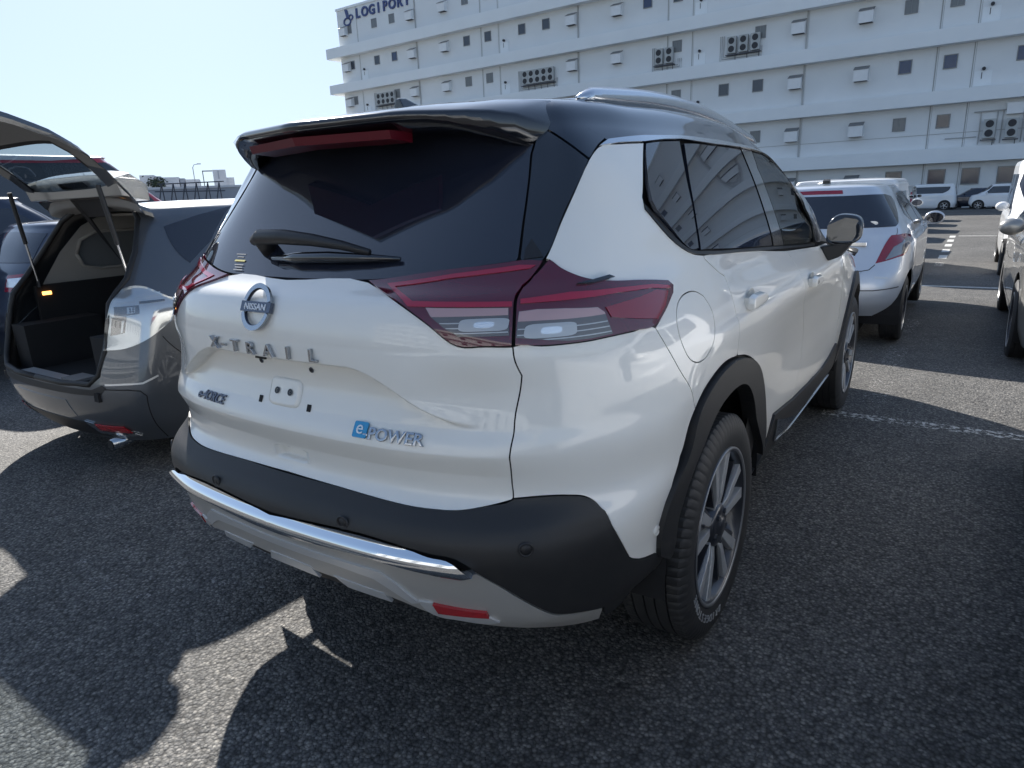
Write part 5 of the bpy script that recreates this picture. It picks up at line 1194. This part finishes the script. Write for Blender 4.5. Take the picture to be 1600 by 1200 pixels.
    for s in (-1, 1):
        m = MB(); m.box(*sorted((s*.60, s*.635)), .34, 2.1, .50, 1.02); m.box(*sorted((s*.42, s*.60)), .16, .62, .52, .80); m.build('lower_side_trim', 'carpet', t)
        y0, y1 = .30, 2.2
        xf = lambda y, z: s*(.635-.13*(z-1.02)/.45)
        win = [(.62, 1.20), (.66, 1.12), (.78, 1.09), (1.12, 1.09), (1.20, 1.13), (1.16, 1.28), (1.05, 1.34), (.75, 1.34), (.65, 1.29)]
        out = [(.40, 1.02), (2.2, 1.02), (2.2, 1.46), (.82, 1.46), (.66, 1.38), (.52, 1.22)]
        pts = [Vector(p) for p in win+out]; ed = [(i, (i+1) % len(win)) for i in range(len(win))]+[(len(win)+i, len(win)+(i+1) % len(out)) for i in range(len(out))]
        r = delaunay_2d_cdt(pts, ed, [], 0, 1e-6); uv = np.array([tuple(v) for v in r[0]]); F = [f for f in r[2]]
        cen = np.array([uv[list(f)].mean(0) for f in F]); k = inside(cen, np.array(out)) & ~inside(cen, np.array(win)); F = [f for f, q in zip(F, k) if q]
        mesh_obj('upper_side_trim', [(xf(*p), p[0], p[1]) for p in uv], F, 'beige', t)
        mesh_obj('cabin_window', [(xf(*p)+s*.01, p[0], p[1]) for p in win], [tuple(range(len(win)))], 'win_grey', t)
        m = MB(); m.tube([(xf(*p), p[0], p[1]) for p in win+win[:1]], .012, 6); m.build('window_surround', 'beige', t).data.shade_smooth()
    m = MB(); m.box(-.55, .55, .80, 2.6, 1.435, 1.45); m.build('headliner', 'beige', t)
    m = MB(); m.box(-.60, -.02, 1.42, 1.60, .52, 1.06); m.box(.02, .60, 1.42, 1.60, .52, 1.06)
    for x in (-.35, .35): m.box(x-.13, x+.13, 1.42, 1.52, 1.09, 1.24)
    m.build('rear_seat_back', 'interior', t, bevel=.03)
    for x in (-.38, .38):
        m = MB(); m.box(x-.22, x+.22, 2.3, 2.45, .6, 1.15); m.box(x-.12, x+.12, 2.3, 2.4, 1.17, 1.34); m.build('front_seat', 'interior', t, bevel=.03)
    m = MB(); m.tube([(-.50, 1.25, 1.44), (-.56, 1.05, 1.15), (-.60, 1.0, .9)], .022, 6); m.build('seat_belt', 'interior', t)
    m = MB(); m.box(-.598, -.588, .37, .425, .955, .978); m.build('boot_lamp', 'amber', t, bevel=.004)
    m = MB(); m.tube([(.50, .12, .19), (.50, .34, .20)], .032, 16); m.build('exhaust_pipe', 'chrome_dark', t).data.shade_smooth()
    m = MB(); m.tube([(.50, .114, .19), (.50, .116, .19)], .027, 16); m.build('exhaust_bore', 'dark', t)
    # raised tailgate (profile from the hinge outwards), a part of the car
    prof = np.array([(.56, 1.485), (.46, 1.52), (.38, 1.62), (.29, 1.72), (.19, 1.81), (.06, 1.885), (-.10, 1.94), (-.28, 1.985), (-.42, 2.0)])
    d_ = np.r_[0, np.cumsum(np.linalg.norm(np.diff(prof, axis=0), axis=1))]; Lh = d_[-1]
    def hp(q, x, off=0):
        y, z = np.interp(q*Lh, d_, prof[:, 0]), np.interp(q*Lh, d_, prof[:, 1]); e = .02
        ty, tz = np.interp(min(q+e, 1)*Lh, d_, prof[:, 0])-np.interp(max(q-e, 0)*Lh, d_, prof[:, 0]), np.interp(min(q+e, 1)*Lh, d_, prof[:, 1])-np.interp(max(q-e, 0)*Lh, d_, prof[:, 1])
        l = math.hypot(ty, tz); n = (tz/l, -ty/l); w = np.interp(q, [0, .15, .5, .8, 1], [.53, .56, .62, .64, .58]); X = x*w
        off = off-.045*abs(x)**4
        return (X, y+n[0]*off*-1, z+n[1]*off*-1*-1 if False else z-n[1]*off*-1)
    def sheet(q0, q1, x0, x1, off, nq=10, nx=10):
        V = [hp(q0+(q1-q0)*i/nq, x0+(x1-x0)*j/nx, off) for i in range(nq+1) for j in range(nx+1)]
        return V, [(i*(nx+1)+j, i*(nx+1)+j+1, (i+1)*(nx+1)+j+1, (i+1)*(nx+1)+j) for i in range(nq) for j in range(nx)]
    hg = bpy.data.objects.new('raised_tailgate', None); COL.objects.link(hg); hg.parent = t
    def ring_(off, gq0, gq1, gx):
        m = MB()
        for a in ((0, gq0, -1, 1), (gq1, 1, -1, 1), (gq0, gq1, -1, -gx), (gq0, gq1, gx, 1)): V, F = sheet(*a, off); m.add(V, F)
        return m
    m = ring_(.030, .12, .50, .80); o = m.build('outer_skin', 'grey_paint', hg); bm = bmesh.new(); bm.from_mesh(o.data); bmesh.ops.remove_doubles(bm, verts=bm.verts, dist=1e-4); bm.to_mesh(o.data); bm.free(); o.data.shade_smooth()
    m = ring_(-.022, .13, .50, .76); o = m.build('inner_trim', 'hatch_inner', hg); bm = bmesh.new(); bm.from_mesh(o.data); bmesh.ops.remove_doubles(bm, verts=bm.verts, dist=1e-4); bm.to_mesh(o.data); bm.free(); o.data.shade_smooth()
    m = MB()
    for x in (-1, 1):
        V = []; F = []
        for i in range(21): V += [hp(i/20, x, .030), hp(i/20, x*1.012, .004), hp(i/20, x, -.022)]
        for i in range(20): F += [(3*i, 3*i+1, 3*i+4, 3*i+3), (3*i+1, 3*i+2, 3*i+5, 3*i+4)]
        m.add(V, F)
    V = [hp(1, x/10, o_) for x in range(-10, 11) for o_ in (.03, -.022)]; m.add(V, [(2*i, 2*i+1, 2*i+3, 2*i+2) for i in range(20)])
    m.build('tailgate_edge', 'grey_paint', hg)
    V, F = sheet(.11, .52, -.84, .84, .012); mesh_obj('tailgate_glass', V, F, 'tinted_clear_glass', hg, True)
    m = MB()
    for q0, q1, x0, x1 in ((.10, .125, -.8, .8), (.49, .515, -.8, .8), (.125, .49, -.80, -.76), (.125, .49, .76, .80)): V, F = sheet(q0, q1, x0, x1, -.024); m.add(V, F)
    m.build('glass_seal', 'seal', hg)
    m = MB(); c0 = hp(.10, 0); 
    for q0, q1, x0, x1, h0 in ((.08, .24, -.16, .42, .07),):
        V = [hp(q, x, o_) for o_ in (-.024, -.024-h0) for q in (q0, q1) for x in (x0, x1)]; m.add(V, [(0, 1, 3, 2), (4, 6, 7, 5), (0, 4, 5, 1), (2, 3, 7, 6), (0, 2, 6, 4), (1, 5, 7, 3)])
    m.build('wiper_motor_cover', 'plastic_dark', hg, bevel=.015)
    m = MB(); V = [hp(q, x, o_) for o_ in (-.024, -.04) for q in (.60, .70) for x in (-.2, .2)]; m.add(V, [(0, 1, 3, 2), (4, 6, 7, 5), (0, 4, 5, 1), (2, 3, 7, 6), (0, 2, 6, 4), (1, 5, 7, 3)]); m.build('pull_handle', 'plastic_dark', hg, bevel=.006)
    # roof spoiler of the raised tailgate, tipped up behind the hinge
    V = []; F = []
    for i in range(13):
        x = -.56+1.12*i/12; V += [(x, .41, 1.545), (x, .385, 1.665-.03*(x/.56)**4), (x, .47, 1.69-.03*(x/.56)**4), (x, .56, 1.60), (x, .56, 1.515)]
    for i in range(12):
        for j in range(5): F.append((i*5+j, i*5+(j+1) % 5, (i+1)*5+(j+1) % 5, (i+1)*5+j))
    F += [(0, 1, 2, 3, 4), (64, 63, 62, 61, 60)]; MB().add(V, F).build('roof_spoiler', 'pewter', hg, bevel=.004)  # lighter than the car's grey: sky reflection put into the colour
    for s in (1, -1):
        a = Vector((s*.585, .36, 1.03)); b = Vector((s*.55, .30, 1.60)); c = a+(b-a)*.45
        m = MB(); m.tube([a, c], .007, 8); g = m.build('strut_rod', 'chrome_soft', hg); m = MB(); m.tube([c, b], .013, 8); m.build('gas_strut', 'plastic_dark', hg); m = MB(); m.tube([a-Vector((0, 0, .02)), a+Vector((0, 0, .02))], .014, 8); m.build('strut_joint', 'plastic_dark', hg)
wagon()
# --- silver hatchback in front of the SUV
def vitz():
    net = car_net(3.9, 1.695, 1.45, .98, .95, [(.25, .14), (.38, .03), (.5, 0), (.62, .02), (.9, .16), (1.0, .20), (1.2, .30), (1.4, .42), (1.45, .5)], 2.75, 2.0, .56, gc=.27, rc=1.2)
    V_ = {k: smooth_poly(TR2['vitz_'+k]) if k == 'lamp' else np.array(TR2['vitz_'+k], float) for k in ('glass', 'lamp', 'brake')}
    glass = np.concatenate([[(0, 9.68)], V_['glass'][:-1], [(.9, 7.40), (0, 7.38)]])
    t, S, L = vehicle('hatchback', 'pale silver blue hatchback parked nose out beyond the white SUV bonnet', 'hatchback', net, (.21, 5.65), 0, 'silver_blue', gc=.27, wheels=(.58, 3.05), R=.30, track=.735, style='five', mirror=(2.55, 1.03, 'silver_blue'), bst=(.12, .14),
        sides=[('quarter_window', [(1.02, 1.14), (1.28, 1.07), (1.30, 1.30), (1.15, 1.28)], 'glass'), ('rear_door_window', [(1.36, 1.02), (1.98, 1.0), (1.96, 1.34), (1.36, 1.33)], 'glass'), ('front_door_window', [(2.02, 1.0), (2.85, 1.0), (2.5, 1.18), (2.2, 1.32), (2.02, 1.34)], 'glass')],
        rears=[('@rear_window', glass, 'glass', 0), ('@tail_lamp', V_['lamp'], 'lamp_red', 1), ('@high_brake_lamp', [(0, 10.28), (1.2, 10.24), (1.2, 9.86), (0, 9.87)], 'lamp_red', 0)],
        seams=[[(1.18, 1.30), (1.12, 1.05), (1.02, .8), (1.0, .62)], [(2.0, 1.3), (2.0, .98), (2.02, .4)]])
    c = V_['lamp']; 
    for s in (1, -1):
        panel('lamp_clear_part', S, [(4.9, 5.9), (5.05, 5.35), (4.3, 4.55), (3.6, 4.35), (2.9, 4.12), (3.3, 4.9), (3.9, 5.3), (4.3, 5.8)], 'lamp_clear', t, off=.008, gap=0, thick=.002, side=s)
        strip('shut_line', S, [(3.95, 7.3), (3.7, 6.55)], .006, 'dark', t, s); strip('shut_line', S, [(2.45, 3.85), (2.2, 3.5), (1.9, 3.42), (0, 3.40)], .007, 'dark', t, s)
        panel('bumper_reflector', S, [(2.5, 3.05), (3.15, 3.0), (3.2, 2.85), (2.5, 2.9)], 'silver_light', t, off=.003, gap=0, thick=.002, side=s)
        strip('bumper_crease', S, [(0, 2.0), (2.5, 2.0), (4, 2.2)], .010, 'rim_mid', t, s)
    m = MB(); P, n = L.frame([(1.85, 5.35)]); m.box(.05, .50, P[1]-.03, P[1]+.0, .895, .935); m.build('tailgate_grip', 'chrome_soft', t, bevel=.006)
    m = MB(); m.prism([(0, 0), (.0, .03), (.04, .045), (.08, .0)], lambda p: (.02, .62+p[0], 1.445+p[1]), lambda p: (.08, .62+p[0], 1.445+p[1])); m.build('roof_aerial', 'plastic_dark', t)
    m = MB(); m.add([(.50+.035*math.cos(a), .385, 1.085+.016*math.sin(a)) for a in np.linspace(0, 6.28, 14, endpoint=False)], [tuple(range(14))[::-1]])
    P, n = L.frame(L.rear([(.52, 1.09)])); V = [(P[0]+.04*math.cos(a), P[1]-.006, P[2]+.018*math.sin(a)) for a in np.linspace(0, 6.28, 14, endpoint=False)]; mesh_obj('window_sticker', V, [tuple(range(14))], 'lamp_white', t)
    m = MB(); m.tube([(.15, .30, .26), (.15, .6, .26)], .09, 12); m.build('silencer', 'rim_mid', t)
vitz()
# --- helper nets for the rest
HATCH = lambda H=1.5, L=4.2, W=1.7, belt=.98, hood=.96, ya=2.9, yt=2.15, r=.6: car_net(L, W, H, belt, hood, [(.2, .12), (.38, .02), (.55, 0), (.9, .10), (1.0, .15), (H-.2, .33), (H-.05, .48), (H, .55)], ya, yt, r)
VAN = lambda H=1.7, L=3.39, W=1.475, belt=1.0, hood=1.0, ya=2.75, yt=2.3, r=.62: car_net(L, W, H, belt, hood, [(.2, .08), (.38, .01), (.55, 0), (.9, .03), (1.1, .05), (H-.2, .10), (H-.05, .14), (H, .2)], ya, yt, r, rc=.6)
def sidewin(y0, y1, ym, zb, zt, ya):
    return [('side_window', [(y0+.10, zb), (ym-.03, zb), (ym-.03, zt), (y0+.22, zt)], 'glass'), ('side_window', [(ym+.03, zb), (ya-.08, zb), (y1, zt), (ym+.03, zt)], 'glass')]
WS = ('windscreen', [(12.0, 7.6), (15, 7.6), (15, 9.8), (11.2, 9.8), (10.6, 8.6)], 'glass')
# grey car facing the camera on the right
def facing(name, label, cat, net, pos, paint, wh, R, tr, sw, H, group=None, style='five', mir=None, gc=.2, lampm='lamp_clear', bst=(.2, .2)):
    t, S, L = vehicle(name, label, cat, net, pos, math.pi, paint, gc=gc, wheels=wh, R=R, track=tr, sides=sw, fronts=[WS], style=style, mirror=mir, group=group, rears=[('rear_window', [(0, 1.08), (.45, 1.08), (.42, H-.2), (0, H-.2)], 'glass', 0)], bst=bst)
    for s in (1, -1):
        panel('head_lamp', S, [(12.75, 4.9), (13.6, 4.7), (14.1, 4.3), (14.0, 3.6), (13.3, 3.8), (12.6, 4.3)], lampm, t, off=.005, gap=0, thick=.004, side=s, st=(.15, .2))
        panel('grille', S, [(14.3, 4.3), (15, 4.3), (15, 3.1), (14.4, 3.2)], 'plastic_dark', t, off=.004, gap=0, thick=.004, side=s, st=(.2, .2))
        panel('lower_grille', S, [(13.9, 1.7), (15, 1.7), (15, .6), (14.1, .7)], 'plastic_dark', t, off=.004, gap=0, thick=.004, side=s, st=(.2, .2))
    return t, S, L
t, S, L = facing('parked_car', 'grey beige car facing the camera at the right edge with a dark front tyre', 'car', HATCH(1.55, 4.35, 1.79, 1.02, 1.02, 3.0, 2.25), (2.72, 9.35), 'pewter', (.72, 3.36), .335, .80, sidewin(.75, 2.3, 1.75, 1.07, 1.42, 2.95), 1.55, mir=(2.78, 1.07, 'pewter'), gc=.22, bst=(.12, .14))
for s in (1, -1):
    for pts in ([(1.75, 1.4), (1.78, 1.0), (1.8, .45)], [(2.95, 1.0), (2.9, .8), (2.85, .45)]): strip('shut_line', S, L.side(pts), .007, 'dark', t, s)
    strip('side_moulding', S, L.side([(1.15, .42), (1.9, .40), (2.85, .38)]), .035, 'chrome_soft', t, s)
    strip('crease_line', S, L.side([(1.1, .72), (1.6, .70), (2.2, .74)]), .008, 'dark', t, s)
    m = MB(); m.box(s*.895-.01*s if s > 0 else s*.895-.0, s*.915, 1.25, 1.42, .92, .945); m.build('door_handle', 'pewter', t, bevel=.004)
# white car whose corner just shows at the right edge
vehicle('parked_car', 'white car of which only the rear corner shows at the lower right edge', 'car', HATCH(1.5, 4.3, 1.7), (2.645, 3.50, 0), math.pi, 'white_car', wheels=(.75, 3.35), R=.31, track=.745, sides=sidewin(.75, 2.2, 1.75, 1.04, 1.38, 2.9), fronts=[WS], style='ten', mirror=(2.75, 1.05, 'white_car'))
for x, y, lab in ((2.66, 15.6, 'white boxy mini van standing behind the grey car mirror at the right edge'),):
    facing('mini_van', lab, 'van', VAN(1.88), (x, y), 'white_car', (.5, 2.95), .28, .65, [('side_window', [(.25, 1.06), (1.05, 1.06), (1.05, 1.62), (.28, 1.62)], 'glass'), ('side_window', [(1.12, 1.06), (1.9, 1.06), (1.9, 1.62), (1.12, 1.62)], 'glass'), ('side_window', [(1.97, 1.06), (2.68, 1.06), (2.45, 1.62), (1.97, 1.62)], 'glass')], 1.88, None, mir=(2.6, 1.12, 'white_car'))
LG = 'vehicles parked in the row beyond the silver hatchback'
for x, y, H, paint, lab in ((-.22, 11.6, 1.60, 'white_car', 'white van directly beyond the silver hatchback roof'), (-1.60, 16.8, 1.70, 'white_car', 'taller white van set back to the left behind the nearest white van'),
        (-1.66, 21.6, 1.56, 'silver_blue', 'silver mini van third in the row beyond the silver hatchback'), (-1.58, 26.6, 1.70, 'navy', 'dark blue mini van in the row beyond the silver hatchback'),
        (-1.62, 31.4, 1.62, 'white_car', 'white van just behind the dark blue mini van'), (-1.60, 36.4, 1.66, 'pewter', 'grey mini van last in the row before the crossing cars')):
    vehicle('mini_van', lab, 'van', VAN(H), (x, y), 0, paint, wheels=(.5, 2.95), R=.28, track=.65, style='steel', group=LG, mirror=(2.6, 1.12, paint),
        sides=[('side_window', [(.25, 1.06), (1.05, 1.06), (1.05, H-.24), (.28, H-.24)], 'glass'), ('side_window', [(1.12, 1.06), (1.9, 1.06), (1.9, H-.24), (1.12, H-.24)], 'glass')], fronts=[WS],
        rears=[('rear_window', [(0, 1.06), (.5, 1.06), (.48, H-.25), (0, H-.25)], 'glass', 0), ('tail_lamp', [(.57, .75), (.66, .75), (.62, 1.35), (.55, 1.35)], 'lamp_red', 1)], wseg=32)
# crossing vehicles at the foot of the warehouse
def crossing(name, label, cat, net, x, y, rz, paint, wh, R, tr, sw, H, style, rear=True):
    return vehicle(name, label, cat, net, (x, y), rz, paint, wheels=wh, R=R, track=tr, sides=sw, fronts=[WS], style=style, mirror=(net[3, 10, 1]-.15, 1.1, paint), rears=[('rear_window', [(0, 1.1), (.55, 1.1), (.5, H-.25), (0, H-.25)], 'glass', 0)], wseg=40)
crossing('minivan', 'long white minivan standing sideways before the warehouse, dark glass along its side', 'minivan', car_net(4.8, 1.8, 1.88, 1.15, 1.05, [(.2, .08), (.5, 0), (1.1, .05), (1.6, .15), (1.88, .3)], 4.0, 3.4, .70, rc=.8), .46, 59.2, math.pi/2, 'white_car', (.75, 3.65), .33, .80, [('side_window', [(.62, 1.36), (.95, 1.20), (3.75, 1.20), (3.3, 1.66), (.5, 1.66)], 'glass')], 1.88, 'five')
crossing('parked_car', 'dark navy car half hidden between the white minivan and the small white car', 'car', HATCH(1.5, 4.3, 1.7), 3.6, 61.5, math.pi/2, 'navy', (.75, 3.35), .31, .745, sidewin(.75, 2.2, 1.75, 1.04, 1.38, 2.9), 1.5, 'five')
crossing('small_car', 'small white car facing left before the warehouse with silver wheels', 'small car', car_net(3.7, 1.67, 1.73, 1.05, 1.0, [(.2, .08), (.5, 0), (1.0, .03), (1.5, .12), (1.73, .25)], 2.8, 2.2, .66, rc=.7), 4.85, 58.9, math.pi/2, 'white_car', (.62, 3.1), .31, .74, [('side_window', [(.45, 1.12), (1.35, 1.10), (1.35, 1.56), (.55, 1.56)], 'glass'), ('side_window', [(1.4, 1.10), (2.75, 1.10), (2.35, 1.56), (1.4, 1.56)], 'glass')], 1.73, 'six')
# cars at the left
t, S, L = vehicle('saloon', 'navy saloon with red edged tail lamp left of the open estate car', 'saloon', HATCH(1.42, 4.5, 1.74, .98, .95, 3.1, 2.3), (-6.0, 1.35, -.02), 0, 'navy', wheels=(.95, 3.6), R=.315, track=.77, sides=sidewin(.95, 2.35, 1.95, 1.02, 1.32, 3.0), fronts=[WS], style='ten', mirror=(2.9, 1.03, 'navy'),
    rears=[('rear_window', [(0, 1.06), (.60, 1.06), (.50, 1.30), (0, 1.32)], 'glass', 0)], bst=(.14, .16))
for s in (1, -1):
    l = panel('tail_lamp', S, L.rear([(.42, .82), (.62, .82), (.72, .84), (.80, .97), (.72, .98), (.42, .96)]), 'lamp_red', t, off=.005, gap=0, thick=.005, side=s)
    panel('lamp_clear_part', S, L.rear([(.44, .86), (.62, .86), (.69, .87), (.74, .935), (.60, .94), (.44, .93)]), 'lamp_white', l, off=.007, gap=0, thick=.002, side=s)
vehicle('suv', 'dark blue SUV at the far left edge behind the navy saloon', 'SUV', HATCH(1.70, 4.4, 1.8, 1.08, 1.05, 3.3, 2.6, .64), (-7.95, -.35, -.02), 0, 'navy', wheels=(.8, 3.45), R=.35, track=.80, sides=sidewin(.8, 2.6, 1.9, 1.13, 1.55, 3.25), fronts=[WS], style='five', mirror=(3.1, 1.15, 'navy'))
t, S, L = vehicle('minivan', 'tall red minivan with pale roof above the open estate car', 'minivan', car_net(4.9, 1.75, 2.25, 1.3, 1.15, [(.2, .08), (.5, 0), (1.1, .05), (1.9, .15), (2.25, .35)], 4.55, 3.55, .68, rc=.8), (-9.65, .55, 0), 0, 'red_car', wheels=(.8, 3.7), R=.33, track=.78, sides=[('side_window', [(.5, 1.36), (1.8, 1.36), (1.8, 2.10), (.6, 2.10)], 'glass'), ('side_window', [(1.87, 1.36), (4.35, 1.36), (3.68, 2.14), (1.87, 2.10)], 'glass')], fronts=[WS], style='five', mirror=(3.9, 1.3, 'red_car'))
S_ = S; panel('roof', S_, [(0, 9.85), (9, 9.9), (10.3, 10.3), (15, 11.0), (15, 13), (0, 13)], 'white_car', t, off=.004, gap=0, thick=.004, side=0, st=(.25, .25))
# thin skirt: remaining cars that cast the shade to the left of the open estate car
